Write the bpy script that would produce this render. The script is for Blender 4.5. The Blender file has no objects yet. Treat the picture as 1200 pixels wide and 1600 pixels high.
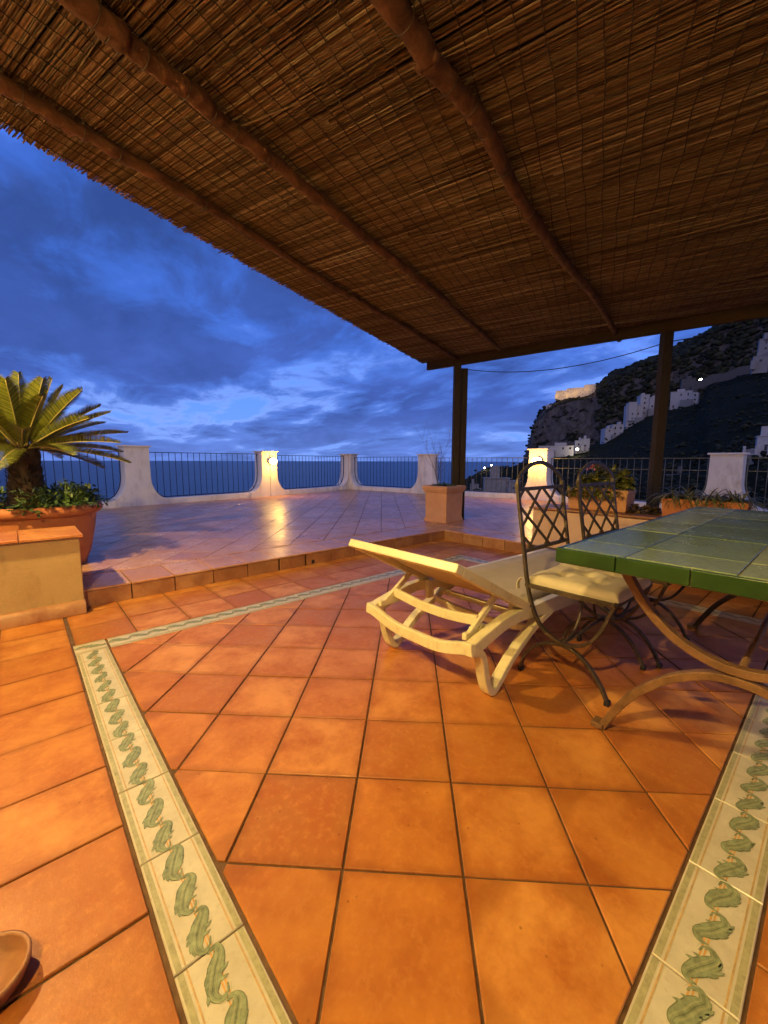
import bpy, math, random
from mathutils import Vector, Matrix, noise
random.seed(7)
sc = bpy.context.scene
COL = sc.collection
PI = math.pi

# ---------------------------------------------------------------- camera
CAM = Vector((-0.3271, -0.9905, 1.0488))
AX = Vector((0.747668, -0.664067, 0.002571))      # right
AY = Vector((-0.080375, -0.094335, -0.992291))    # down
AZ = Vector((0.65919, 0.741698, -0.123906))       # forward
cd = bpy.data.cameras.new('camera'); cam = bpy.data.objects.new('camera', cd); COL.objects.link(cam)
cam.matrix_world = Matrix(((AX.x, -AY.x, -AZ.x, CAM.x), (AX.y, -AY.y, -AZ.y, CAM.y), (AX.z, -AY.z, -AZ.z, CAM.z), (0, 0, 0, 1)))
cd.sensor_fit = 'VERTICAL'; cd.sensor_height = 36; cd.lens = 641.27 / 1600 * 36
cd.clip_start = 0.02; cd.clip_end = 200000
sc.camera = cam

def ray(px, py): return AX * ((px - 600) / 641.27) + AY * ((py - 800) / 641.27) + AZ
def at_z(px, py, z):                     # point of height z seen at a pixel
    v = ray(px, py); return CAM + v * ((z - CAM.z) / v.z)
def at_d(px, py, d):                     # point at horizontal distance d seen at a pixel
    v = ray(px, py); return CAM + v * (d / math.hypot(v.x, v.y))

# ---------------------------------------------------------------- world
W = bpy.data.worlds.new('World'); sc.world = W; W.use_nodes = True
nt = W.node_tree; N = nt.nodes; L = nt.links; N.clear()
def wn(t, **k):
    n = N.new(t)
    for a, b in k.items(): setattr(n, a, b)
    return n
def wmath(op, a, b=None, c=None):
    n = wn('ShaderNodeMath', operation=op)
    for i, v in enumerate((a, b, c)):
        if v is None: continue
        if isinstance(v, (int, float)): n.inputs[i].default_value = v
        else: L.new(v, n.inputs[i])
    return n.outputs[0]
def wmix(f, a, b, bt='MIX'):
    n = wn('ShaderNodeMix', data_type='RGBA', blend_type=bt)
    for s, v in ((0, f), (6, a), (7, b)):
        if isinstance(v, (int, float)): n.inputs[s].default_value = v
        elif isinstance(v, tuple): n.inputs[s].default_value = (*v, 1)
        else: L.new(v, n.inputs[s])
    return n.outputs[2]
def wramp(f, pts, interp='EASE'):
    n = wn('ShaderNodeValToRGB'); n.color_ramp.interpolation = interp
    e = n.color_ramp.elements
    while len(e) < len(pts): e.new(0.5)
    for i, (p, c) in enumerate(pts):
        e[i].position = p; e[i].color = (*c, 1) if isinstance(c, tuple) else (c, c, c, 1)
    L.new(f, n.inputs[0]); return n.outputs[0]
tc = wn('ShaderNodeTexCoord'); sep = wn('ShaderNodeSeparateXYZ'); L.new(tc.outputs['Generated'], sep.inputs[0])
dx, dy, dz = sep.outputs
zc = wmath('MAXIMUM', dz, 0.0)
den = wmath('ADD', zc, 0.16)
comb = wn('ShaderNodeCombineXYZ'); L.new(wmath('DIVIDE', dx, den), comb.inputs[0]); L.new(wmath('DIVIDE', dy, den), comb.inputs[1])
rot = wn('ShaderNodeMapping'); rot.inputs['Rotation'].default_value = (0, 0, math.radians(-38)); rot.inputs['Scale'].default_value = (1.0, 0.72, 1); L.new(comb.outputs[0], rot.inputs[0])
def wnoise(scale, detail, rough, dist=0, off=(0, 0, 0)):
    m = wn('ShaderNodeMapping'); m.inputs['Location'].default_value = off; L.new(rot.outputs[0], m.inputs[0])
    n = wn('ShaderNodeTexNoise'); n.inputs['Scale'].default_value = scale; n.inputs['Detail'].default_value = detail
    n.inputs['Roughness'].default_value = rough; n.inputs['Distortion'].default_value = dist
    L.new(m.outputs[0], n.inputs['Vector']); return n.outputs['Fac']
big = wnoise(0.52, 8, 0.58, 0.45, (3.1, 1.7, 0))
fine = wnoise(2.3, 9, 0.6, 0.5, (7.7, 2.2, 0))
dens = wmath('ADD', wmath('MULTIPLY', big, 0.68), wmath('MULTIPLY', fine, 0.32))
cover = wramp(dens, [(0.415, 0.0), (0.465, 0.6), (0.54, 1.0)])
clear = wramp(zc, [(0.0, (0.14, 0.26, 0.72)), (0.10, (0.115, 0.26, 0.82)), (0.3, (0.060, 0.20, 0.84)), (0.75, (0.022, 0.10, 0.55))], 'LINEAR')
cloud = wramp(zc, [(0.0, (0.085, 0.15, 0.46)), (0.12, (0.034, 0.066, 0.27)), (0.4, (0.030, 0.060, 0.22)), (0.9, (0.02, 0.05, 0.18))], 'LINEAR')
shade = wramp(wnoise(1.5, 7, 0.62, 0.3, (1.3, 9.2, 0)), [(0.35, 0.75), (0.65, 1.3)], 'LINEAR')
cloud = wmix(1.0, cloud, shade, 'MULTIPLY')
c1 = wmix(wmath('MULTIPLY', cover, 0.9), clear, cloud)
edge = wramp(dens, [(0.405, 0.0), (0.44, 1.0), (0.48, 0.0)])         # thin bright rims of the clouds
low = wramp(zc, [(0.0, 0.35), (0.08, 0.75), (0.3, 0.10), (0.8, 0.0)], 'LINEAR')
c1 = wmix(wmath('MULTIPLY', wmath('MULTIPLY', edge, low), 0.62), c1, (0.25, 0.38, 0.86))
# afterglow: the sky opposite the view is paler and less blue
back = wmath('ADD', wmath('MULTIPLY', dx, -AZ.x), wmath('MULTIPLY', dy, -AZ.y))
backf = wramp(back, [(0.0, 0.0), (1.0, 1.0)], 'LINEAR')
c1 = wmix(wmath('MULTIPLY', backf, 0.9), c1, (0.50, 0.42, 0.52))
c1 = wmix(wramp(wmath('ADD', dz, 0.5), [(0.46, 1.0), (0.5, 0.0)], 'LINEAR'), c1, (0.03, 0.05, 0.13))
bg = wn('ShaderNodeBackground'); L.new(c1, bg.inputs[0]); bg.inputs[1].default_value = 1.4
wo = wn('ShaderNodeOutputWorld'); L.new(bg.outputs[0], wo.inputs[0])

sc.view_settings.view_transform = 'Standard'; sc.view_settings.look = 'None'
sc.view_settings.exposure = 0.0; sc.view_settings.gamma = 1.0
try: sc.view_settings.use_curve_mapping = False
except Exception: pass

WARM = (1.0, 0.70, 0.25)
def point_light(name, loc, power, color=WARM, r=0.05, parent=None):
    d = bpy.data.lights.new(name, 'POINT'); d.energy = power; d.color = color; d.shadow_soft_size = r
    o = bpy.data.objects.new(name, d); o.location = loc; COL.objects.link(o)
    if parent: o.parent = parent
    return o
LAMP_A = (-1.12, 1.95, 2.36); LAMP_B = (-1.12, -0.75, 2.36)
POW_A, POW_B = 390, 255

# ---------------------------------------------------------------- materials
class Mat:
    def __init__(s, name, rough=0.6, coat=0.0, spec=0.5, metal=0.0):
        s.m = bpy.data.materials.new(name); s.m.use_nodes = True
        s.t = s.m.node_tree; s.N = s.t.nodes; s.L = s.t.links
        s.b = s.N['Principled BSDF']; s.b.inputs['Roughness'].default_value = rough
        s.b.inputs['Coat Weight'].default_value = coat; s.b.inputs['Specular IOR Level'].default_value = spec
        s.b.inputs['Metallic'].default_value = metal
        s.geo = s.N.new('ShaderNodeNewGeometry')
        s.pos = s.geo.outputs['Position']
    def n(s, t, **k):
        x = s.N.new(t)
        for a, b in k.items(): setattr(x, a, b)
        return x
    def noise(s, scale, detail=5, rough=0.6, stretch=None, vec=None, dist=0):
        v = vec or s.pos
        if stretch:
            m = s.n('ShaderNodeMapping'); m.inputs['Scale'].default_value = stretch; s.L.new(v, m.inputs[0]); v = m.outputs[0]
        x = s.n('ShaderNodeTexNoise'); x.inputs['Scale'].default_value = scale; x.inputs['Detail'].default_value = detail
        x.inputs['Roughness'].default_value = rough; x.inputs['Distortion'].default_value = dist; s.L.new(v, x.inputs['Vector']); return x.outputs['Fac']
    def math(s, op, a, b=0.0):
        x = s.n('ShaderNodeMath', operation=op)
        for i, v in enumerate((a, b)):
            if isinstance(v, (int, float)): x.inputs[i].default_value = v
            else: s.L.new(v, x.inputs[i])
        return x.outputs[0]
    def ramp(s, f, pts, interp='LINEAR'):
        x = s.n('ShaderNodeValToRGB'); x.color_ramp.interpolation = interp; e = x.color_ramp.elements
        while len(e) < len(pts): e.new(0.5)
        for i, (p, c) in enumerate(pts):
            e[i].position = p; e[i].color = (*c, 1) if isinstance(c, tuple) else (c, c, c, 1)
        s.L.new(f, x.inputs[0]); return x.outputs[0]
    def mix(s, f, a, b, bt='MIX'):
        x = s.n('ShaderNodeMix', data_type='RGBA', blend_type=bt)
        for k, v in ((0, f), (6, a), (7, b)):
            if isinstance(v, (int, float)): x.inputs[k].default_value = v
            elif isinstance(v, tuple): x.inputs[k].default_value = (*v, 1)
            else: s.L.new(v, x.inputs[k])
        return x.outputs[2]
    def rnd(s):
        oi = s.n('ShaderNodeObjectInfo')
        return s.math('FRACT', s.math('ADD', oi.outputs['Random'], s.geo.outputs['Random Per Island']))
    def color(s, c):
        if isinstance(c, tuple): s.b.inputs['Base Color'].default_value = (*c, 1)
        else: s.L.new(c, s.b.inputs['Base Color'])
        return s
    def roughness(s, r): s.L.new(r, s.b.inputs['Roughness']); return s
    def bump(s, h, strength=0.3, dist=0.01):
        x = s.n('ShaderNodeBump'); x.inputs['Strength'].default_value = strength; x.inputs['Distance'].default_value = dist
        s.L.new(h, x.inputs['Height']); s.L.new(x.outputs[0], s.b.inputs['Normal']); return s

def sc3(c, k): return tuple(v * k for v in c)
def tile_mat(name, base, dark, light, rough, edge=False):
    m = Mat(name, rough=rough, spec=0.34 if edge else 0.5)
    r = m.rnd()
    c = m.ramp(r, [(0.0, sc3(base, 0.66)), (0.25, base), (0.5, light), (0.7, base), (0.85, sc3(light, .92)), (1.0, dark)])
    n1 = m.noise(5.5, 6, 0.62); n2 = m.noise(38, 6, 0.7); n3 = m.noise(1.3, 3, 0.5)
    c = m.mix(m.ramp(n1, [(0.38, 0.0), (0.64, 0.95)]), c, dark)
    c = m.mix(m.ramp(n2, [(0.50, 0.0), (0.72, 0.45)]), c, light)
    c = m.mix(m.ramp(n3, [(0.45, 0.0), (0.7, 0.35)]), c, sc3(base, 0.6))
    if edge:                                   # grime that gathers along the joints
        tcn = m.n('ShaderNodeTexCoord'); sx = m.n('ShaderNodeSeparateXYZ'); m.L.new(tcn.outputs['Object'], sx.inputs[0])
        e = m.math('MAXIMUM', m.math('ABSOLUTE', sx.outputs[0]), m.math('ABSOLUTE', sx.outputs[1]))
        e = m.math('ADD', e, m.math('MULTIPLY', m.math('SUBTRACT', m.noise(14, 5, 0.7), 0.5), 0.05))
        c = m.mix(m.ramp(e, [(0.125, 0.0), (0.154, 0.5)]), c, sc3(dark, 0.62))
    # dark pock marks
    v = m.n('ShaderNodeTexVoronoi'); v.inputs['Scale'].default_value = 16; m.L.new(m.pos, v.inputs['Vector'])
    c = m.mix(m.ramp(v.outputs['Distance'], [(0.03, 0.55), (0.075, 0.0)]), c, sc3(dark, 0.35))
    m.color(c)
    m.roughness(m.ramp(m.math('ADD', m.math('MULTIPLY', n1, 0.6), m.math('MULTIPLY', n2, 0.4)), [(0.35, rough - 0.10), (0.7, rough + 0.16)]))
    h = m.math('ADD', m.math('MULTIPLY', n1, 1.0), m.math('MULTIPLY', n2, 0.35))
    m.bump(h, 0.35, 0.006)
    return m.m
M_TILE = tile_mat('terracotta_floor_tile', (0.55, 0.203, 0.036), (0.40, 0.115, 0.017), (0.68, 0.30, 0.068), 0.42, True)
M_COP = tile_mat('coping_terracotta', (0.54, 0.21, 0.055), (0.40, 0.12, 0.03), (0.64, 0.30, 0.09), 0.45)
M_TILE2 = tile_mat('terrace_floor_tile', (0.64, 0.32, 0.15), (0.50, 0.22, 0.095), (0.74, 0.42, 0.22), 0.33)
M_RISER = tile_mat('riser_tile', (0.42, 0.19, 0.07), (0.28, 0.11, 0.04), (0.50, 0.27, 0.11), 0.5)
g = Mat('grout', rough=0.9); g.color(g.ramp(g.noise(30), [(0.3, (0.075, 0.036, 0.015)), (0.7, (0.15, 0.078, 0.034))])); M_GROUT = g.m
g = Mat('ceramic_cream', rough=0.30); gn = g.noise(9, 6, 0.65)
g.color(g.mix(g.ramp(g.noise(60, 4), [(0.55, 0.0), (0.75, 0.35)]), g.ramp(gn, [(0.3, (0.52, 0.46, 0.32)), (0.7, (0.68, 0.62, 0.46))]), (0.38, 0.30, 0.17))); g.bump(gn, 0.2, 0.004); M_CREAM = g.m
def paint(name, c, var=0.35, rough=0.32):
    g = Mat(name, rough=rough); n = g.noise(45, 5, 0.7)
    g.color(g.ramp(n, [(0.25, sc3(c, 1 - var)), (0.5, c), (0.78, sc3(c, 1 + var))])); return g.m
M_LEAFP = paint('painted_leaf_green', (0.26, 0.30, 0.165), 0.55)
M_LEAFD = paint('painted_leaf_outline', (0.17, 0.19, 0.10), 0.5)
M_LEAFL = paint('painted_leaf_light', (0.33, 0.35, 0.19))
M_STEMP = paint('painted_stem_ochre', (0.66, 0.36, 0.10))
M_OLIVE = paint('painted_olive_band', (0.40, 0.37, 0.20))
M_OCHRE = paint('painted_ochre_line', (0.54, 0.36, 0.15))
def plaster(name, a, b, rough=0.85, bump=0.5, stain=None):
    g = Mat(name, rough=rough, spec=0.3); n = g.noise(2.2, 6, 0.6); n2 = g.noise(55, 5, 0.7)
    c = g.ramp(n, [(0.3, a), (0.7, b)])
    if stain: c = g.mix(g.ramp(g.noise(3.5, 8, 0.75, stretch=(1, 1, 0.35)), [(0.50, 0.0), (0.68, 0.85)]), c, stain)
    g.color(c); g.bump(g.math('ADD', n2, g.math('MULTIPLY', g.noise(9, 4), 0.8)), bump, 0.008); return g.m
M_WHITE = plaster('white_plaster', (0.70, 0.66, 0.60), (0.80, 0.77, 0.72), stain=(0.50, 0.44, 0.36))
M_YELLOWP = plaster('yellow_plaster', (0.44, 0.30, 0.13), (0.55, 0.39, 0.18), stain=(0.34, 0.22, 0.09))
M_SALMON = plaster('salmon_plaster', (0.62, 0.40, 0.27), (0.70, 0.48, 0.34), stain=(0.48, 0.30, 0.19))
M_HOUSE = plaster('house_plaster', (0.62, 0.52, 0.38), (0.70, 0.6, 0.46))
def clay(name, a, b, rough=0.6):
    g = Mat(name, rough=rough, spec=0.35); n = g.noise(6, 7, 0.65)
    c = g.ramp(n, [(0.3, a), (0.7, b)]); c = g.mix(g.ramp(g.noise(14, 8, 0.8), [(0.6, 0.0), (0.78, 0.5)]), c, (0.55, 0.42, 0.30))
    g.color(c); g.bump(g.noise(40, 5, 0.7), 0.25, 0.005); return g.m
M_CLAY = clay('terracotta_clay', (0.40, 0.13, 0.045), (0.50, 0.18, 0.065))
M_CLAYP = clay('pale_terracotta', (0.56, 0.26, 0.11), (0.64, 0.33, 0.155))
g = Mat('soil', rough=1.0); g.color(g.ramp(g.noise(60), [(0.3, (0.012, 0.008, 0.005)), (0.7, (0.035, 0.022, 0.013))])); g.bump(g.noise(80), 0.8, 0.02); M_SOIL = g.m
def wood(name, a, b, axis=(1, 1, 12), rough=0.8):
    g = Mat(name, rough=rough, spec=0.25); tcn = g.n('ShaderNodeTexCoord'); n = g.noise(9, 8, 0.7, stretch=axis, vec=tcn.outputs['Object'], dist=0.6)
    g.color(g.ramp(n, [(0.3, a), (0.68, b)])); g.bump(n, 0.9, 0.016); return g.m
M_LOG = wood('log_wood', (0.05, 0.022, 0.012), (0.19, 0.088, 0.045), (1, 1, 1))
M_POST = wood('weathered_post', (0.018, 0.013, 0.008), (0.062, 0.044, 0.026), (14, 14, 1))
M_FASCIA = wood('fascia_wood', (0.022, 0.012, 0.007), (0.062, 0.034, 0.018), (10, 1.5, 10))
g = Mat('reed_cane', rough=0.62, spec=0.3)
rr = g.rnd(); rn = g.noise(26, 4, 0.6)
g.color(g.mix(g.ramp(rn, [(0.45, 0.0), (0.75, 0.6)]), g.ramp(rr, [(0.0, (0.10, 0.060, 0.031)), (0.3, (0.19, 0.12, 0.064)), (0.75, (0.285, 0.19, 0.104)), (0.93, (0.40, 0.285, 0.165)), (1.0, (0.54, 0.43, 0.28))]), (0.10, 0.055, 0.024))); M_REED = g.m
g = Mat('reed_backing', rough=0.9); g.color((0.03, 0.017, 0.008)); M_BACK = g.m
g = Mat('binding_wire', rough=0.7); g.color((0.035, 0.022, 0.012)); M_WIRE = g.m
g = Mat('lounger_resin', rough=0.38, spec=0.5); n = g.noise(5, 5, 0.6)
g.color(g.mix(g.ramp(g.noise(22, 7, 0.8), [(0.50, 0.0), (0.72, 0.6)]), g.ramp(n, [(0.3, (0.70, 0.62, 0.34)), (0.7, (0.80, 0.72, 0.44))]), (0.42, 0.31, 0.15))); M_RESIN = g.m
g = Mat('lounger_fabric', rough=0.75); n = g.noise(4, 5, 0.6); g.color(g.ramp(n, [(0.3, (0.46, 0.37, 0.22)), (0.7, (0.56, 0.46, 0.29))]))
wv = g.n('ShaderNodeTexChecker'); wv.inputs['Scale'].default_value = 420; g.L.new(g.pos, wv.inputs[0]); g.bump(wv.outputs['Fac'], 0.15, 0.001); M_SLING = g.m
g = Mat('wrought_iron', rough=0.5, metal=0.35); n = g.noise(24, 7, 0.75)
g.color(g.ramp(n, [(0.35, (0.045, 0.034, 0.024)), (0.6, (0.10, 0.072, 0.042)), (0.78, (0.22, 0.14, 0.07))])); g.bump(n, 0.4, 0.002); M_IRON = g.m
g = Mat('table_iron', rough=0.55, metal=0.2); n = g.noise(18, 7, 0.75)
g.color(g.ramp(n, [(0.35, (0.13, 0.065, 0.025)), (0.7, (0.26, 0.14, 0.06))])); g.bump(n, 0.4, 0.003); M_TIRON = g.m
g = Mat('rail_paint', rough=0.45, metal=0.3); g.color((0.012, 0.03, 0.075)); M_RAIL = g.m
g = Mat('rail_grey', rough=0.5, metal=0.4); g.color((0.11, 0.115, 0.10)); M_RAILG = g.m
g = Mat('rubber', rough=0.7); g.color((0.012, 0.01, 0.012)); M_RUBBER = g.m
g = Mat('cushion_cotton', rough=0.95, spec=0.2); n = g.noise(10, 6, 0.7)
g.color(g.mix(g.ramp(n, [(0.5, 0.0), (0.75, 0.5)]), (0.62, 0.53, 0.34), (0.42, 0.33, 0.18))); g.bump(g.noise(160, 3), 0.3, 0.002); M_CUSH = g.m
g = Mat('glazed_green_tile', rough=0.2, spec=0.28)
r = g.rnd(); c = g.ramp(r, [(0.0, (0.13, 0.19, 0.08)), (0.35, (0.19, 0.26, 0.115)), (0.7, (0.26, 0.32, 0.15)), (1.0, (0.36, 0.41, 0.21))])
gn = g.noise(55, 6, 0.75); c = g.mix(g.ramp(gn, [(0.4, 0.0), (0.7, 0.45)]), c, (0.075, 0.11, 0.06)); g.color(c)
g.roughness(g.ramp(g.noise(7, 5), [(0.3, 0.16), (0.7, 0.30)])); g.bump(g.noise(8, 3), 0.12, 0.004); M_GTILE = g.m
g = Mat('green_table_edge', rough=0.28); n = g.noise(12, 6, 0.7); g.color(g.mix(g.ramp(g.noise(38, 7, 0.75), [(0.55, 0.0), (0.75, 0.55)]), g.ramp(n, [(0.3, (0.011, 0.036, 0.006)), (0.7, (0.021, 0.064, 0.010))]), (0.07, 0.09, 0.035))); M_GEDGE = g.m
g = Mat('table_grout', rough=0.8); g.color(g.ramp(g.noise(40), [(0.3, (0.20, 0.17, 0.09)), (0.7, (0.42, 0.36, 0.2))])); M_TGROUT = g.m
def leafmat(name, a, b, c, rough=0.5, trans=0.0):
    g = Mat(name, rough=rough, spec=0.4); g.color(g.ramp(g.rnd(), [(0.0, a), (0.5, b), (1.0, c)]))
    if trans: g.b.inputs['Subsurface Weight'].default_value = 0
    return g.m
M_FROND = leafmat('cycad_leaflet', (0.045, 0.055, 0.008), (0.10, 0.115, 0.012), (0.19, 0.19, 0.022))
M_RACHIS = leafmat('cycad_rachis', (0.30, 0.25, 0.08), (0.34, 0.28, 0.09), (0.38, 0.3, 0.1))
g = Mat('cycad_trunk', rough=0.95); n = g.noise(30, 6, 0.7); g.color(g.ramp(n, [(0.35, (0.010, 0.005, 0.003)), (0.75, (0.055, 0.026, 0.012))])); M_TRUNK = g.m
M_GREEN = leafmat('herb_leaf', (0.03, 0.06, 0.015), (0.055, 0.10, 0.022), (0.11, 0.16, 0.035))
M_GERAN = leafmat('geranium_leaf', (0.08, 0.09, 0.015), (0.13, 0.14, 0.025), (0.2, 0.19, 0.04))
M_STRAP = leafmat('strap_leaf', (0.07, 0.08, 0.02), (0.13, 0.14, 0.045), (0.25, 0.23, 0.10))
M_DRY = leafmat('dry_leaf', (0.06, 0.04, 0.02), (0.11, 0.07, 0.03), (0.16, 0.10, 0.05))
M_PINK = leafmat('pink_petal', (0.55, 0.14, 0.16), (0.7, 0.24, 0.26), (0.75, 0.34, 0.34))
M_TWIG = leafmat('bare_twig', (0.09, 0.075, 0.075), (0.14, 0.12, 0.12), (0.18, 0.16, 0.16), 0.8)
def emit(name, c, s):
    g = Mat(name); g.b.inputs['Base Color'].default_value = (*c, 1); g.b.inputs['Emission Color'].default_value = (*c, 1); g.b.inputs['Emission Strength'].default_value = s; return g.m
M_GLOBE = emit('lit_lamp_glass', (1.0, 0.72, 0.28), 30)
M_LAMPW = emit('street_lamp_glow', (1.0, 0.93, 0.75), 30)
g = Mat('lamp_housing', rough=0.4); g.color((0.55, 0.5, 0.4)); M_HOUSING = g.m

# ---------------------------------------------------------------- mesh helpers
class MB:
    def __init__(s): s.v = []; s.f = []; s.mi = []; s.smooth = []
    def face(s, ids, mi=0, sm=False): s.f.append(tuple(ids)); s.mi.append(mi); s.smooth.append(sm)
    def box(s, c, d, mi=0, rz=0.0, M=None):
        b = len(s.v); R = Matrix.Rotation(rz, 3, 'Z') if M is None else M
        for z in (-1, 1):
            for x, y in ((-1, -1), (1, -1), (1, 1), (-1, 1)):
                s.v.append(Vector(c) + R @ Vector((x * d[0] / 2, y * d[1] / 2, z * d[2] / 2)))
        for q in ((3, 2, 1, 0), (4, 5, 6, 7), (0, 1, 5, 4), (1, 2, 6, 5), (2, 3, 7, 6), (3, 0, 4, 7)): s.face([b + i for i in q], mi)
        return s
    def tube(s, pts, r, seg=8, mi=0, sm=True, cap=True, flat=None, up=None):
        """swept tube; r may be a list; flat=(w,h) sweeps a rectangle with w along `up` cross direction"""
        pts = [Vector(p) for p in pts]; n = len(pts); b = len(s.v)
        rs = r if isinstance(r, (list, tuple)) else [r] * n
        upv = Vector(up) if up else None
        prev = None
        for i, p in enumerate(pts):
            t = (pts[min(i + 1, n - 1)] - pts[max(i - 1, 0)]).normalized()
            if upv is not None: a = upv - t * upv.dot(t); a.normalize()
            elif prev is None:
                a = Vector((0, 0, 1)) if abs(t.z) < 0.9 else Vector((1, 0, 0)); a = (a - t * a.dot(t)).normalized()
            else: a = (prev - t * prev.dot(t)).normalized()
            prev = a; c = t.cross(a)
            if flat:
                w, h = flat; k = rs[i]
                for x, y in ((-1, -1), (1, -1), (1, 1), (-1, 1)): s.v.append(p + a * (x * w / 2 * k) + c * (y * h / 2 * k))
            else:
                for j in range(seg):
                    an = 2 * PI * j / seg; s.v.append(p + (a * math.cos(an) + c * math.sin(an)) * rs[i])
        m = 4 if flat else seg
        for i in range(n - 1):
            for j in range(m):
                k = (j + 1) % m
                s.face((b + i * m + j, b + i * m + k, b + (i + 1) * m + k, b + (i + 1) * m + j), mi, sm and not flat)
        if cap:
            s.face([b + j for j in reversed(range(m))], mi); s.face([b + (n - 1) * m + j for j in range(m)], mi)
        return s
    def lathe(s, prof, c=(0, 0, 0), seg=24, mi=0, sm=True, wob=0.0):
        b = len(s.v); c = Vector(c)
        for r, z in prof:
            for j in range(seg):
                a = 2 * PI * j / seg; s.v.append(c + Vector((r * math.cos(a), r * math.sin(a), z)))
        for i in range(len(prof) - 1):
            for j in range(seg):
                k = (j + 1) % seg; s.face((b + i * seg + j, b + i * seg + k, b + (i + 1) * seg + k, b + (i + 1) * seg + j), mi, sm)
        return s
    def prism(s, poly, z0, z1, mi=0, ch=0.0, topmi=None):
        """convex polygon (ccw) extruded, with a chamfer of width ch on top"""
        n = len(poly); b = len(s.v)
        cx = sum(p[0] for p in poly) / n; cy = sum(p[1] for p in poly) / n
        for p in poly: s.v.append(Vector((p[0], p[1], z0)))
        for p in poly: s.v.append(Vector((p[0], p[1], z1 - ch)))
        if ch > 0:
            q = inset(poly, ch)
            for p in q: s.v.append(Vector((p[0], p[1], z1)))
        for i in range(n):
            k = (i + 1) % n; s.face((b + i, b + k, b + n + k, b + n + i), mi)
            if ch > 0: s.face((b + n + i, b + n + k, b + 2 * n + k, b + 2 * n + i), mi)
        t = 2 * n if ch > 0 else n
        s.face([b + t + i for i in range(n)], mi if topmi is None else topmi)
        return s
    def wall(s, pts2, y0, y1, fn, mi=0, sm=False):
        """extrude a 2D outline (a, z) between y0 and y1; fn(a, y, z) -> world. Outline may be concave"""
        import mathutils
        n = len(pts2); b = len(s.v)
        for y in (y0, y1):
            for a, z in pts2: s.v.append(Vector(fn(a, y, z)))
        tri = mathutils.geometry.tessellate_polygon([[Vector((a, z, 0)) for a, z in pts2]])
        for t in tri:
            s.face([b + i for i in t], mi); s.face([b + n + i for i in reversed(t)], mi)
        for i in range(n):
            k = (i + 1) % n; s.face((b + i, b + k, b + n + k, b + n + i), mi, sm)
        return s
    def build(s, name, mats, parent=None, loc=(0, 0, 0), bevel=0.0, fix=False):
        me = bpy.data.meshes.new(name); me.from_pydata([tuple(v) for v in s.v], [], s.f)
        if not isinstance(mats, (list, tuple)): mats = [mats]
        for m in mats: me.materials.append(m)
        me.polygons.foreach_set('material_index', s.mi); me.polygons.foreach_set('use_smooth', s.smooth)
        me.update()
        if fix:
            import bmesh
            bm = bmesh.new(); bm.from_mesh(me); bmesh.ops.recalc_face_normals(bm, faces=bm.faces); bm.to_mesh(me); bm.free()
        o = bpy.data.objects.new(name, me); COL.objects.link(o); o.location = loc
        if parent: o.parent = parent
        if bevel:
            md = o.modifiers.new('bevel', 'BEVEL'); md.width = bevel; md.segments = 2; md.limit_method = 'ANGLE'; md.angle_limit = math.radians(40)
            me.polygons.foreach_set('use_smooth', [True] * len(me.polygons))
            md.harden_normals = True
        return o
def inset(poly, d):
    n = len(poly); out = []
    for i in range(n):
        p0, p1, p2 = Vector(poly[i - 1][:2]), Vector(poly[i][:2]), Vector(poly[(i + 1) % n][:2])
        a = (p1 - p0); c = (p2 - p1)
        if a.length < 1e-6 or c.length < 1e-6: out.append(tuple(p1)); continue
        a.normalize(); c.normalize()
        na = Vector((-a.y, a.x)); nc = Vector((-c.y, c.x)); bis = na + nc
        if bis.length < 1e-5: out.append(tuple(p1)); continue
        bis.normalize(); k = min(d / max(bis.dot(na), 0.35), 0.02)
        out.append((p1.x + bis.x * k, p1.y + bis.y * k))
    return out
def clip(poly, a, b, c):
    """keep the side a*x+b*y<=c"""
    out = []; n = len(poly)
    for i in range(n):
        p, q = poly[i], poly[(i + 1) % n]; fp = a * p[0] + b * p[1] - c; fq = a * q[0] + b * q[1] - c
        if fp <= 0: out.append(p)
        if (fp < 0 < fq) or (fq < 0 < fp):
            t = fp / (fp - fq); out.append((p[0] + (q[0] - p[0]) * t, p[1] + (q[1] - p[1]) * t))
    return out
def area(poly): return 0.5 * sum(poly[i][0] * poly[(i + 1) % len(poly)][1] - poly[(i + 1) % len(poly)][0] * poly[i][1] for i in range(len(poly)))
def tag(o, label=None, cat=None, group=None, kind=None):
    if label: o['label'] = label
    if cat: o['category'] = cat
    if group: o['group'] = group
    if kind or label: o['kind'] = kind or 'thing'
    return o
def empty(name, loc=(0, 0, 0), rz=0.0, label=None, cat=None, group=None, kind=None):
    o = bpy.data.objects.new(name, None); o.location = loc; o.rotation_euler = (0, 0, rz); o.empty_display_size = 0.1; COL.objects.link(o)
    return tag(o, label, cat, group, kind)
def copy_thing(root, loc, rz, label):
    c = root.copy(); COL.objects.link(c); c.location = loc; c.rotation_euler = (0, 0, rz); c['label'] = label
    for ch in list(root.children):
        d = ch.copy(); COL.objects.link(d); d.parent = c
        for gc in list(ch.children):
            e = gc.copy(); COL.objects.link(e); e.parent = d
    return c
def spline(pts, n=6):
    """Catmull-Rom"""
    P = [Vector(p) for p in pts]; P = [P[0] * 2 - P[1]] + P + [P[-1] * 2 - P[-2]]; out = []
    for i in range(1, len(P) - 2):
        for k in range(n):
            t = k / n; a, b, c, d = P[i - 1], P[i], P[i + 1], P[i + 2]
            out.append(0.5 * ((2 * b) + (c - a) * t + (2 * a - 5 * b + 4 * c - d) * t * t + (-a + 3 * b - 3 * c + d) * t ** 3))
    out.append(P[-2]); return out

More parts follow.
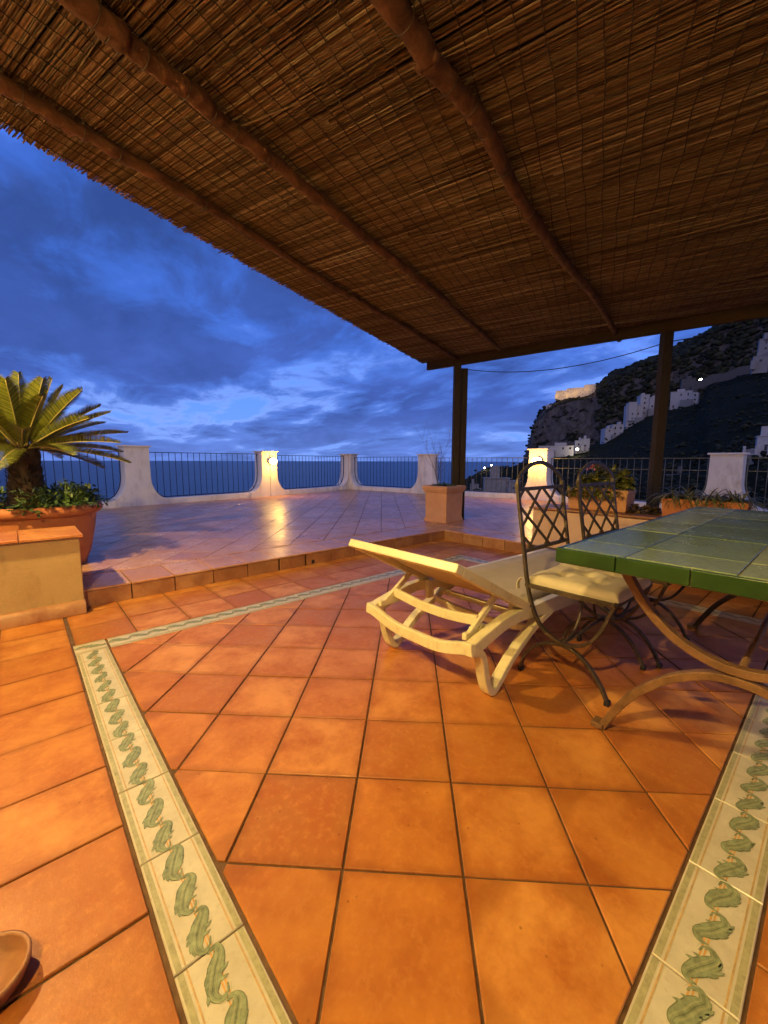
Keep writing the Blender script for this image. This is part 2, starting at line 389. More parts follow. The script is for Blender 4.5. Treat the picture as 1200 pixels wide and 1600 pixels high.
# ================================================================= SETTING: lower floor
T = 0.31; G = 0.0034           # tile pitch, half joint
US, VS = 3.90, 2.55           # step: terrace is where v > VS or u > US
ZT = 0.13
floor = MB().box((1.6, -0.8, -0.0475), (8.6, 8.2, 0.084)).build('lower_terrace_floor', M_GROUT)   # mortar bed, top at -0.008
tag(floor, kind='structure')
UNIT = {}
def put_tile(parent, poly, mat, zt=0.0, thick=0.012, name='tile', shared=None, ch=0.0022):
    """one tile as an object; `poly` in world"""
    jz = random.uniform(-0.0012, 0.0012)
    if shared:
        key, c, rz = shared
        if key not in UNIT:
            h = (key[1] / 2 - G, key[2] / 2 - G)
            me = MB().prism([(-h[0], -h[1]), (h[0], -h[1]), (h[0], h[1]), (-h[0], h[1])], -thick, 0, 0, ch).build(name, mat)
            UNIT[key] = me.data; me.parent = parent; me.location = (c[0], c[1], zt + jz); me.rotation_euler = (random.uniform(-.003, .003), random.uniform(-.003, .003), rz); return me
        o = bpy.data.objects.new(name, UNIT[key]); COL.objects.link(o); o.parent = parent; o.location = (c[0], c[1], zt + jz)
        o.rotation_euler = (random.uniform(-.003, .003), random.uniform(-.003, .003), rz); return o
    n = len(poly); c = (sum(p[0] for p in poly) / n, sum(p[1] for p in poly) / n)
    q = [(p[0] - c[0], p[1] - c[1]) for p in poly]
    return MB().prism(q, -thick, 0, 0, ch).build(name, mat, parent, (c[0], c[1], zt + jz))
# field tiles, laid diagonally inside the painted border
FU0, FU1, FV0, FV1 = -0.018, 3.17, -0.802, 1.678
s2 = math.sqrt(0.5)
def xy2uv(x, y): return ((x + y) * s2, (y - x) * s2)
for i in range(-12, 14):
    for j in range(-12, 14):
        x, y = i * T, j * T
        sq = [xy2uv(x + G, y + G), xy2uv(x + T - G, y + G), xy2uv(x + T - G, y + T - G), xy2uv(x + G, y + T - G)]
        p = sq
        for a, b, c in ((-1, 0, -FU0 - G), (1, 0, FU1 - G), (0, -1, -FV0 - G), (0, 1, FV1 - G)):
            p = clip(p, a, b, c)
            if len(p) < 3: break
        if len(p) < 3 or area(p) < 0.0006: continue
        if abs(area(p) - area(sq)) < 1e-6:
            c = xy2uv(x + T / 2, y + T / 2); put_tile(floor, None, M_TILE, shared=(('field', T, T), c, -PI / 4))
        else: put_tile(floor, p, M_TILE)
# straight-laid tiles outside the border
def straight(u0, u1, v0, v1, key):
    if u1 - u0 < 0.03 or v1 - v0 < 0.03: return
    a, b = round(u1 - u0, 3), round(v1 - v0, 3)
    put_tile(floor, None, M_TILE, shared=(('s', a, b), ((u0 + u1) / 2, (v0 + v1) / 2), 0))
for k in range(-9, 5):                                       # left of strip A
    v0 = 1.237 - 0.0 + k * T
    for uu in range(3):
        u1 = -0.178 - uu * T; u0 = u1 - T
        straight(u0, u1, v0, min(v0 + T, 2.50), 'l')
for k in range(0, 14):                                       # beyond strip B, towards the step
    u0 = 0.147 + (k - 1) * T; u1 = min(u0 + T, US)
    for (a, b) in ((1.828, 2.13), (2.13, 2.44), (2.44, VS)): straight(max(u0, -0.175), u1, a, b, 'b')
for k in range(0, 20):                                       # beyond strip D, towards the wall
    v1 = 1.828 - k * T; straight(3.325, 3.62, v1 - T, v1, 'd'); straight(3.62, US, v1 - T, v1, 'd2')
for k in range(0, 12):                                       # on the near side of strip C
    u0 = -0.178 + k * T
    for j in range(4):
        v1 = -0.957 - j * T; straight(u0, u0 + T, v1 - T, v1, 'c')
# painted border tiles (leaf twisted round a stem)
def border_tile_mesh(Lg, Wd, seed=3):
    """centre origin, long axis x"""
    m = MB(); hx, hy = Lg / 2 - 0.002, Wd / 2 - 0.003
    m.prism([(-hx, -hy), (hx, -hy), (hx, hy), (-hx, hy)], -0.012, 0.0, 0, 0.0018)
    z = 0.0006
    def rect(x0, x1, y0, y1, mi, z=z):
        b = len(m.v); m.v += [Vector((x0, y0, z)), Vector((x1, y0, z)), Vector((x1, y1, z)), Vector((x0, y1, z))]; m.face((b, b + 1, b + 2, b + 3), mi)
    X = hx - 0.002; k = Wd / 0.152
    for sgn in (-1, 1):
        a, b2 = sorted((sgn * (hy - 0.004), sgn * (hy - 0.016 * k))); rect(-X, X, a, b2, 5)
        a, b2 = sorted((sgn * (hy - 0.021 * k), sgn * (hy - 0.0245 * k))); rect(-X, X, a, b2, 6)
    ns = 3 if Lg > 0.2 else 1
    st = Lg / ns
    rect(-X, X, -0.0052, 0.0052, 4, z); rect(-X, X, -0.0012, 0.0016, 0, z + 0.0003)
    rnd = random.Random(seed)
    for q in range(ns):
        cx = -Lg / 2 + (q + 0.5) * st
        # body of the leaf: a thick S that crosses the stem, with lobes on one side
        sp = [(-0.030, -0.006), (-0.044, 0.000), (-0.047, 0.013), (-0.034, 0.021), (-0.012, 0.014), (0.010, 0.002), (0.032, -0.012), (0.047, -0.010), (0.046, 0.006)]
        sp = [(a * st / 0.103 + rnd.gauss(0, .0016), b * k + rnd.gauss(0, .0016)) for a, b in sp]; wk = rnd.uniform(.82, 1.12)
        path = spline([(a + cx, b, 0) for a, b in sp], 4)
        wd = [0.002, 0.005, 0.010, 0.020, 0.032, 0.036, 0.024, 0.010, 0.002]
        def ribbon(scale, mi, zz, off=0.0):
            b = len(m.v); nn = len(path)
            for i2, p in enumerate(path):
                t = (path[min(i2 + 1, nn - 1)] - path[max(i2 - 1, 0)]).normalized(); nrm = Vector((-t.y, t.x, 0))
                f = i2 / (nn - 1) * (len(wd) - 1); a = int(f); fr = f - a; w = (wd[a] * (1 - fr) + wd[min(a + 1, len(wd) - 1)] * fr) * k * scale * wk
                if scale > 1: w += 0.0012
                h_ = Vector((0, 0, zz + i2 * 1.1e-5)); m.v.append(p + nrm * (w / 2 + off) + h_); m.v.append(p - nrm * (w / 2 - off) + h_)
            for i2 in range(nn - 1): m.face((b + 2 * i2, b + 2 * i2 + 1, b + 2 * i2 + 3, b + 2 * i2 + 2), mi)
        ribbon(1.06, 2, 0.0008); ribbon(0.94, 1, 0.0013); ribbon(0.13, 3, 0.0018, 0.006); ribbon(0.07, 2, 0.0018, 0.0005); ribbon(0.10, 3, 0.0019, -0.005)
        # lobes (acanthus fingers)
        for li, (ax, ay, an, ln) in enumerate(((-0.026, 0.026, 128, 0.017), (-0.014, 0.024, 120, 0.020), (-0.002, 0.020, 114, 0.022), (0.010, 0.012, 108, 0.022), (0.022, 0.002, 104, 0.017), (0.000, -0.006, 240, 0.013), (-0.014, 0.004, 230, 0.013))):
            an = math.radians(an + rnd.gauss(0, 7)); ln *= rnd.uniform(.8, 1.2); ax = ax * st / 0.103 + cx; ay *= k; ln *= k
            d = Vector((math.cos(an), math.sin(an), 0)); nrm = Vector((-d.y, d.x, 0)); o = Vector((ax, ay, 0))
            for (w, mi, zz, e) in ((0.0044, 2, 0.0011, 1.05), (0.0034, 1, 0.0015, 1.0)):
                b = len(m.v)
                for (t, ww) in ((0, w), (0.4, w * 1.15), (0.8, w * 0.8)):
                    bend = nrm * (0.010 * k * t * t)
                    m.v.append(o + d * ln * t * e + bend + nrm * ww + Vector((0, 0, zz))); m.v.append(o + d * ln * t * e + bend - nrm * ww + Vector((0, 0, zz)))
                m.v.append(o + d * ln * e + nrm * 0.010 * k + Vector((0, 0, zz)))
                m.face((b, b + 1, b + 3, b + 2), mi); m.face((b + 2, b + 3, b + 5, b + 4), mi); m.face((b + 4, b + 5, b + 6), mi)
    return m
BM = [M_CREAM, M_LEAFP, M_LEAFD, M_LEAFL, M_STEMP, M_OLIVE, M_OCHRE]
b0 = border_tile_mesh(T, 0.152).build('border_tile', BM, floor, (-0.098, 0.2925, 0.0)); b0.rotation_euler = (0, 0, PI / 2)
BV = [b0.data]
for sd in (11, 23, 37, 41):
    q = border_tile_mesh(T, 0.152, sd).build('border_tile', BM); BV.append(q.data); bpy.data.objects.remove(q)
def bt(c, rz, data=None):
    o = bpy.data.objects.new('border_tile', data or random.choice(BV)); COL.objects.link(o); o.parent = floor
    o.location = (c[0], c[1], random.uniform(-0.0008, 0.0012)); o.rotation_euler = (0, 0, rz)
for k in range(-3, 4):
    if k == 0: continue
    bt((-0.098, 0.2925 + k * T), PI / 2)
bt((-0.098, 0.2925 + 4 * T), PI / 2)
bcor = border_tile_mesh(0.152, 0.152).build('border_tile', BM, floor, (-0.098, 1.763, 0.0)); bcor.rotation_euler = (0, 0, PI / 4 * 0)
for k in range(0, 10): bt((-0.018 + 0.16 + k * T, 1.753), 0)
for k in range(-1, 9): bt((0.454 + k * T, -0.880), PI)
bt((-0.098, -0.880), PI, bcor.data)
for k in range(0, 8): bt((3.247, 1.52 - k * T), -PI / 2)
bt((3.247, 1.753), 0, bcor.data)
bs = border_tile_mesh(0.08, 0.152).build('border_tile', BM, floor, (3.129, 1.753, 0))

# ================================================================= SETTING: upper terrace
terr = MB()
terr.prism([(-6.5, VS + 0.006), (US + 0.006, VS + 0.006), (US + 0.006, 10.6), (-6.5, 8.6)], -6.0, ZT - 0.009)
terr.prism([(US + 0.006, -9), (9.0, -9), (9.0, 4), (8.2, 10.6), (US + 0.006, 10.6)], -6.0, ZT - 0.0094)
terr = terr.build('upper_terrace', M_GROUT); tag(terr, kind='structure')
TT = 0.335; ang = math.radians(48.7); ca, sa = math.cos(ang), math.sin(ang)
tiles = []
origin = (1.819, 2.985)
for i in range(-30, 40):
    for j in range(-40, 30):
        pts = []
        for (a, b) in ((G, G), (TT - G, G), (TT - G, TT - G), (G, TT - G)):
            x, y = i * TT + a, j * TT + b; pts.append((origin[0] + x * ca - y * sa, origin[1] + x * sa + y * ca))
        for region in ('A', 'B'):
            p = pts
            if region == 'A': cl = ((0, -1, -(VS + 0.45)), (1, 0, US + 0.35), (-1, 0, 4.5), (-0.16, 1, 8.42))
            else: cl = ((-1, 0, -(US + 0.35 + 0.0)), (1, 0, 9.3), (0, -1, 3.0), (-0.16, 1, 8.42), (1, 0.11, 9.15))
            for a, b, c in cl:
                p = clip(p, a, b, c)
                if len(p) < 3: break
            if len(p) < 3 or area(p) < 0.0008: continue
            c = (origin[0] + (i + .5) * TT * ca - (j + .5) * TT * sa, origin[1] + (i + .5) * TT * sa + (j + .5) * TT * ca)
            tiles.append((math.hypot(c[0] - CAM.x, c[1] - CAM.y), p, c, abs(area(p) - area(pts)) < 1e-6))
tiles.sort(key=lambda t: t[0])
def in_view(c):
    v = Vector((c[0], c[1], ZT)) - CAM; z = v.dot(AZ); 
    return z > 0.1 and abs(v.dot(AX) / z) < 1.0
vis = [t for t in tiles if in_view(t[2])]; hid = [t for t in tiles if not in_view(t[2])]
rest = MB()
for n_, (d, p, c, full) in enumerate(vis + hid):
    if n_ < 262 and d < 12:
        if full: put_tile(terr, None, M_TILE2, ZT, shared=(('terr', TT, TT), c, ang))
        else: put_tile(terr, p, M_TILE2, ZT)
    else: rest.prism(p, ZT - 0.010, ZT + random.uniform(-0.001, 0.001), 0, 0.002)
o = rest.build('far_tiles', M_TILE2, terr); o['kind'] = 'stuff'
# nosing row and risers along the step
def nosing(c0, c1, inward, k0):
    """tiles along the edge from c0 to c1; `inward` unit vector to the terrace"""
    c0 = Vector(c0); c1 = Vector(c1); d = (c1 - c0); n = max(1, round(d.length / T)); st = d / n; inn = Vector(inward)
    for k in range(n):
        a = c0 + st * k; b = a + st; e = st.normalized() * G
        if k0 == 'front':
            q = [a + e + inn * 0.0, b - e + inn * 0.0, b - e + inn * 0.44, a + e + inn * 0.44]
        else: q = [a + e, b - e, b - e + inn * 0.34, a + e + inn * 0.34]
        if area([(v.x, v.y) for v in q]) < 0: q = q[::-1]
        # the tread tile overhangs the riser slightly
        q = [(v.x - inn.x * 0.0, v.y - inn.y * 0.0) for v in q]
        put_tile(terr, q, M_TILE2, ZT, thick=0.014, name='nosing_tile', ch=0.004)
nosing((-0.055, VS - 0.012), (US - 0.012, VS - 0.012), (0, 1), 'front')
nosing((US - 0.012, VS - 0.012), (US - 0.012, 1.31), (1, 0), 'side')
put_tile(terr, [(US - 0.009, VS - 0.009), (US + 0.33, VS - 0.009), (US + 0.33, VS + 0.425), (US - 0.009, VS + 0.425)], M_TILE2, ZT, name='nosing_tile', ch=0.004)
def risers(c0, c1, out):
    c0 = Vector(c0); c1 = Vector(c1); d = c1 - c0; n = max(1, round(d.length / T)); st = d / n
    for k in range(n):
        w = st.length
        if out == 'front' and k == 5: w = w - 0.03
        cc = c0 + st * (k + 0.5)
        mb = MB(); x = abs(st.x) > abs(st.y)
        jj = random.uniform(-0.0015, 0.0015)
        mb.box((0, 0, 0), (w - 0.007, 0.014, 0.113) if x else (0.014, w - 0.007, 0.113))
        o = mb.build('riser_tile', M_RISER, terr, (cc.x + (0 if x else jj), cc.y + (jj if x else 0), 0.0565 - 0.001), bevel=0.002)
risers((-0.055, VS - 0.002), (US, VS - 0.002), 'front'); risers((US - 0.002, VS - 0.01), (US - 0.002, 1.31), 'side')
dh = MB().box((1.845, VS - 0.011, 0.028), (0.03, 0.006, 0.035)).build('drain_hole', M_RUBBER, terr)

# ================================================================= low walls
def coping(parent, u0, u1, v0, v1, z, along, mat=M_COP):
    if along == 'u':
        n = max(1, round((u1 - u0) / T)); st = (u1 - u0) / n
        for k in range(n): put_tile(parent, [(u1 - (k + 1) * st + .002, v0), (u1 - k * st - .002, v0), (u1 - k * st - .002, v1), (u1 - (k + 1) * st + .002, v1)], mat, z, 0.018, 'coping_tile', ch=0.004)
    else:
        n = max(1, round((v1 - v0) / T)); st = (v1 - v0) / n
        for k in range(n): put_tile(parent, [(u0, v0 + k * st + .002), (u1, v0 + k * st + .002), (u1, v0 + (k + 1) * st - .002), (u0, v0 + (k + 1) * st - .002)], mat, z, 0.018, 'coping_tile', ch=0.004)
pw = empty('planter_wall', (-0.6, 2.65, 0), label='low yellow plastered wall with terracotta coping at the left step end', cat='wall')
def P(o, loc=None): return Vector(o.location)
body = MB().box((-0.09, 0.0, 0.265), (1.28, 0.40, 0.53)).build('wall', M_YELLOWP, pw, bevel=0.008)
sk = MB(); sk.wall([(0, 0), (0.052, 0), (0.05, 0.062), (0.03, 0.085), (0, 0.09)], -0.73, 0.552, lambda a, y, z: (y, -0.2 - a, z)); sk.build('skirting', M_RISER, pw, fix=True, bevel=0.004)
for o in [body]: pass
def child_coping(parent, off, *a):
    before = set(parent.children); coping(parent, *a)
    for c in parent.children:
        if c not in before: c.location = Vector(c.location) - Vector(off)
child_coping(pw, pw.location, -1.35, -0.03, 2.42, 2.905, 0.55, 'u')

lw = empty('retaining_wall', (US + 0.2, 0, 0), label='low salmon plastered wall with flower troughs on top behind the table', cat='wall')
MB().box((0.035, -1.35, 0.262), (0.41, 5.3, 0.53)).build('wall', M_SALMON, lw, bevel=0.008)
child_coping(lw, lw.location, US - 0.02, US + 0.47, -4.0, 1.32, 0.552, 'v', M_RISER)

# ================================================================= parapet, pillars, railings
PIL = [(-1.9, 8.1, 1.3, 0), (1.45, 8.60, 1.31, 0), (4.5, 9.05, 1.26, 0), (7.80, 9.90, 1.24, 0), (8.30, 6.87, 1.21, 0), (8.92, 3.85, 1.31, 0), (8.95, 0.42, 1.17, 0), (8.95, -3.1, 1.17, 0)]
def pillar(c, top, d0, d1, label, mat=M_WHITE, curved0=True, curved1=True, cap=0.03):
    """plastered pillar whose foot sweeps out in a quarter ellipse along directions d0 and d1"""
    o = empty('parapet_pillar', (c[0], c[1], ZT), label=label, cat='pillar', group='white pillars of the parapet')
    hw, th, zn, zb, rad = 0.23, 0.16, 0.58, 0.12, 0.33
    H = top - ZT
    mb = MB()
    corner = (Vector(d0).angle(Vector(d1)) if d0 and d1 else PI) < 2.4 and d0 and d1
    for d, cv in ((d0, curved0), (d1, curved1)):
        if d is None: continue
        d = Vector((d[0], d[1], 0)).normalized(); nrm = Vector((-d.y, d.x, 0))
        out = [(0.0, 0.0), (hw + rad, 0.0)]
        for k in range(0, 11):
            t = k / 10 * PI / 2
            out.append((hw + rad * (1 - math.sin(t)), zb + (zn - zb) * (1 - math.cos(t))))
        out += [(hw * 0.98, H), (0, H)]
        mb.wall(out, -th, th, lambda a, y, z: tuple(d * a + nrm * y + Vector((0, 0, z))))
    if corner: mb.lathe([(th * 1.02, 0), (th * 1.02, H)], seg=16)
    b = mb.build('shaft', mat, o, fix=True)
    cp = MB()
    dd = Vector((d1[0], d1[1], 0)).normalized() if d1 else Vector((d0[0], d0[1], 0)).normalized()
    if corner:
        for d in (d0, d1):
            d = Vector((d[0], d[1], 0)).normalized()
            cp.box(d * 0.12 + Vector((0, 0, H + cap / 2 + (0.001 if d is d0 else 0))), (0.34, 0.38, cap), rz=math.atan2(d.y, d.x))
    else: cp.box((0, 0, H + cap / 2), (hw * 2 + 0.06, th * 2 + 0.08, cap), rz=math.atan2(dd.y, dd.x))
    cp.build('cap', mat, o, bevel=0.004)
    return o
plabels = [None, 'white pillar with flared foot just right of the cycad fronds', 'white pillar carrying the lit oval lamp on the sea side', 'white corner pillar where the two parapet runs meet',
           'white pillar behind the square terracotta planter', 'white pillar carrying the lit lamp behind the first chair', 'white pillar in shade behind the right flower trough', None]
def dirv(a, b): return (b[0] - a[0], b[1] - a[1])
pillars = []
for i in range(1, 7):
    c = PIL[i]; d0 = dirv(c, PIL[i - 1]); d1 = dirv(c, PIL[i + 1])
    pillars.append(pillar(c, c[2], d0, d1, plabels[i]))
clabels = {0: 'white curb wall under the railing left of the cycad', 1: 'white curb wall between the flared pillar and the sea side lamp pillar', 2: 'white curb wall from the sea side lamp pillar to the corner pillar',
           3: 'white curb wall right of the corner pillar', 4: 'white curb wall behind the wooden post and square planter', 5: 'white curb wall behind the geranium trough', 6: 'white curb wall at the far right edge'}
rlabels = {0: 'dark blue iron railing behind the cycad', 1: 'dark blue iron railing between the flared pillar and the lit pillar', 2: 'dark blue iron railing left of the corner pillar over the sea',
           3: 'dark blue iron railing right of the corner pillar over the sea', 4: 'iron railing behind the wooden post, with the low building beyond', 5: 'grey railing with a middle rail behind the geranium trough', 6: 'grey railing right of the shaded white pillar'}
for i in range(0, 7):
    a, b = Vector(PIL[i][:2]), Vector(PIL[i + 1][:2]); d = (b - a); Ln = d.length; d.normalize(); rz = math.atan2(d.y, d.x)
    cw = MB().box((Ln / 2, 0, 0.058), (Ln - 0.5, 0.22, 0.124)).build('parapet_curb', M_WHITE, None, (a.x, a.y, ZT - 0.004), bevel=0.01)
    cw.rotation_euler = (0, 0, rz); tag(cw, clabels[i], 'curb wall', 'white curb walls of the parapet')
    r = empty('railing', (a.x, a.y, ZT), rz, rlabels[i], 'railing', 'iron railings on the parapet')
    mat = M_RAIL if i < 4 else M_RAILG
    zr = [1.08, 1.08, 1.055, 1.03, 1.0, 0.98, 0.98][i]
    x0, x1 = 0.27, Ln - 0.27
    rad = 0.30; zb, zn = 0.145, 0.60
    fr = [(x0, zr), (x0, zn)]
    for k in range(1, 9):
        t = k / 8 * PI / 2; fr.append((x0 + rad * (1 - math.cos(t)), zn - (zn - zb) * math.sin(t)))
    fr += [(Ln - x, z) for x, z in reversed(fr)]
    MB().tube([(x, 0, z) for x, z in fr], 0.011, 6).build('frame', mat, r)
    MB().box(((x0 + x1) / 2, 0, zr), (x1 - x0 + 0.04, 0.034, 0.014)).build('top_rail', mat, r)
    if i >= 5: MB().box(((x0 + x1) / 2, 0, zr - 0.22), (x1 - x0, 0.02, 0.012)).build('middle_rail', mat, r)
    nb = int((x1 - x0) / 0.128); bars = {}
    for k in range(1, nb):
        x = x0 + (x1 - x0) * k / nb; e = min(x - x0, x1 - x)
        z0 = zb if e > rad else zn - (zn - zb) * math.sqrt(max(0, 1 - (1 - e / rad) ** 2))
        key = round(z0, 2)
        if key not in bars:
            o = MB().tube([(0, 0, z0), (0, 0, zr)], 0.0068, 6).build('baluster', mat, r, (x, 0, 0)); bars[key] = o.data
        else: o = bpy.data.objects.new('baluster', bars[key]); COL.objects.link(o); o.parent = r; o.location = (x, 0, 0)
def wall_lamp(c, nrm, z, label, power):
    n = Vector((nrm[0], nrm[1], 0)).normalized(); o = empty('wall_lamp', (c[0], c[1], z), math.atan2(n.y, n.x) - PI / 2, label, 'lamp', 'lit oval lamps on the parapet pillars')
    MB().lathe([(0.001, -0.012), (0.11, -0.012), (0.118, 0.0), (0.118, 0.022), (0.10, 0.03)], seg=24).build('housing', M_HOUSING, o)
    g = MB().lathe([(0.112, 0.024), (0.11, 0.05), (0.085, 0.085), (0.04, 0.105), (0.001, 0.11)], seg=24).build('glass', M_GLOBE, o)
    light_shield = MB(); 
    for ch in o.children:
        ch.rotation_euler = (-PI / 2, 0, 0); ch.scale = (1, 0.72, 1)
    point_light('lamp_bulb', (0, 0.24, -0.04), power, (1.0, 0.50, 0.07), 0.07, o)
    return o
def pillar_face(i, side):
    c = Vector(PIL[i][:2]); d = (Vector(PIL[i + 1][:2]) - Vector(PIL[i - 1][:2])).normalized(); n = Vector((d.y, -d.x)) * side
    return c + n * 0.20, n
c, n = pillar_face(2, 1); d = (Vector(PIL[3][:2]) - Vector(PIL[2][:2])).normalized()
c = c + d * 0.05
wall_lamp((c.x, c.y, 0), (n.x, n.y), 1.03, 'lit oval lamp on the pillar in front of the sea', 30)
c, n = pillar_face(5, 1)
wall_lamp((c.x, c.y, 0), (n.x, n.y), 1.06, 'lit oval lamp on the pillar seen through the chair back', 28)

# ================================================================= house wall behind the camera with its two lanterns
hw = MB().box((-1.45, -1.0, 1.7), (0.2, 9.4, 3.6)).build('house_wall', M_HOUSE); tag(hw, 'cream plastered house wall behind the viewer that holds the pergola', 'wall')
def lantern(loc, label, power):
    o = empty('wall_lantern', loc, 0, label, 'lamp', 'wall lanterns on the house')
    MB().box((-0.15, 0, 0.10), (0.16, 0.03, 0.03)).box((-0.225, 0, 0.06), (0.02, 0.10, 0.2)).build('bracket', M_IRON, o)
    MB().lathe([(0.175, -0.012), (0.165, 0.02), (0.12, 0.075), (0.04, 0.12), (0.001, 0.125)], seg=20).build('light_shield', M_IRON, o)  # added opaque cap, keeps the bulb's direct light off the reed roof
    MB().lathe([(0.001, -0.115), (0.03, -0.115), (0.034, -0.10), (0.001, -0.095)], seg=12).build('glass', M_GLOBE, o)
    point_light('lantern_bulb', (0, 0, 0.0), power, WARM, 0.045, o)
lantern(LAMP_A, 'lantern on the house wall near the planter wall', POW_A)
lantern(LAMP_B, 'lantern on the house wall beside the camera', POW_B)

# ================================================================= pergola
ZP = 2.50
pg = empty('pergola', (0, 0, 0), label='reed mat pergola on rough log rafters and wooden posts over the terrace', cat='pergola')
def log(pix, r0, r1, z, sw=0.0):
    pts = [at_z(x, y, z) for x, y in pix]
    d = (pts[0] - pts[min(3, len(pts) - 1)]).normalized(); pts = [pts[0] + d * 1.6] + pts
    pts = spline(pts, 16); n = len(pts); rs = []
    b = len(pts)
    for i in range(n):
        t = i / (n - 1); rs.append((r0 + (r1 - r0) * t) * (1 + 0.22 * (noise.noise(Vector((i * 0.33, r0 * 50, 3.3))))))
    mb = MB(); mb.tube(pts, rs, 12)
    for v in mb.v:
        k = noise.noise(v * 9) * 0.010 + noise.noise(v * 34) * 0.006; v.z += k; v.x += noise.noise(v * 7 + Vector((5, 5, 5))) * 0.010 + noise.noise(v * 40) * .004; v.y += noise.noise(v * 36 + Vector((2, 5, 5))) * 0.005
    for kk in range(5):                       # knots and stubs of branches
        i = random.randrange(4, n - 4); p = pts[i]; d2 = Vector((random.uniform(-1, 1), random.uniform(-1, 1), random.uniform(-0.7, 0.1))).normalized()
        mb.tube([p, p + d2 * rs[i] * 1.0, p + d2 * rs[i] * 1.35], [rs[i] * 0.75, rs[i] * 0.5, rs[i] * 0.3], 7)
    rf = mb.build('rafter', M_LOG, pg)
    for i in range(6, n - 2, 11):             # wire lashings that hold the matting
        tn = (pts[min(i + 1, n - 1)] - pts[i - 1]).normalized(); sd_ = Vector((-tn.y, tn.x, 0)).normalized(); up_ = sd_.cross(tn); ring = []
        for q in range(13):
            an = 2 * PI * q / 12; ring.append(pts[i] + (sd_ * math.cos(an) + up_ * math.sin(an)) * (rs[i] * 1.12 + .003) + tn * .012 * math.sin(an * .5))
        MB().tube(ring, 0.0022, 5).build('tie_wire', M_IRON, rf)
log([(0, 129), (99, 190), (165, 227), (300, 308), (350, 338), (525, 450), (640, 515), (714, 561)], 0.034, 0.024, 2.575)
log([(115, -5), (165, 43), (210, 78), (300, 147), (350, 193), (425, 250), (548, 352), (642, 427), (700, 475), (780, 545)], 0.041, 0.027, 2.568)
log([(612, 5), (675, 100), (725, 155), (765, 215), (812, 310), (879, 405), (932, 469), (968, 532)], 0.043, 0.028, 2.568)
# fascia beam along the outer edge
fa, fb = at_z(668, 574, 2.53), at_z(1133, 498, 2.53); fd = (fb - fa); fd.normalize(); fe = fb + fd * 3.2
mid = (fa + fe) / 2; ln = (fe - fa).length
fas = MB().box((0, 0, 0), (0.06, ln, 0.125)).build('fascia_beam', M_FASCIA, pg, (mid.x, mid.y, 2.546), bevel=0.006); fas.rotation_euler = (0, 0, math.atan2(fd.y, fd.x) - PI / 2)
def post(top_px, bot_z, w, double=False):
    c = at_z(*top_px, 2.53)
    # two boards face to face with a narrow gap, as in a built-up post
    if double:
        MB().box((-0.05, 0.0, (2.482 + bot_z) / 2), (0.095, 0.14, 2.482 - bot_z), rz=0.0).box((0.06, 0.0, (2.39 + bot_z) / 2 - .002), (0.085, 0.11, 2.478 - bot_z)).build('post', M_POST, pg, (c.x, c.y, 0), bevel=0.005).rotation_euler = (0, 0, math.radians(-40))
    else:
        MB().box((0, 0, (2.4815 + bot_z) / 2), (0.10, 0.105, 2.4815 - bot_z)).build('post', M_POST, pg, (c.x, c.y, 0), bevel=0.008).rotation_euler = (0, 0, math.radians(-46))
    return c
pc1 = post((720, 566), ZT, 0.1, True); pc2 = post((1043, 513), ZT, 0.09)
# reed mats
cb = Vector((math.cos(math.radians(18)), math.sin(math.radians(18)), 0)); cc = Vector((math.cos(math.radians(106)), math.sin(math.radians(106)), 0))
e0 = at_z(0, 199, 2.62); e1 = at_z(665, 570, 2.62); ed = (e1 - e0).normalized()
enx = Vector((-ed.y, ed.x, 0))            # outward over the free edge
fnx = Vector((-fd.y, fd.x, 0)) * (1 if Vector((-fd.y, fd.x, 0)).x > 0 else -1)
def solve_edge(p, d, q, n):               # t with (p + d t - q).n = 0
    return (q - p).dot(n) / d.dot(n)
reeds = MB(); ext = 7.6
org = e1 + fnx * 0.06
nl = 0
RS = 0.0066
def cane(p, q, r, z):
    L_ = (q - p).length; n = max(2, int(L_ / 0.9) + 1)
    b = len(reeds.v); t = (q - p).normalized(); side = Vector((-t.y, t.x, 0)); ph = random.random() * 9
    for i in range(n + 1):
        c = p + (q - p) * (i / n) + side * (random.uniform(-.0035, .0035)) + Vector((0, 0, z + random.uniform(-.004, .004)))
        rr_ = r * (1.15 - 0.3 * i / n)
        for an in (0.5, 2.6, 4.71): reeds.v.append(c + side * math.cos(an) * rr_ + Vector((0, 0, math.sin(an) * rr_)))
    for i in range(n):
        for j in range(3):
            k = (j + 1) % 3; reeds.face((b + i * 3 + j, b + i * 3 + k, b + i * 3 + 3 + k, b + i * 3 + 3 + j), 0, True)
    reeds.face((b, b + 1, b + 2)); reeds.face((b + 3 * n + 2, b + 3 * n + 1, b + 3 * n))
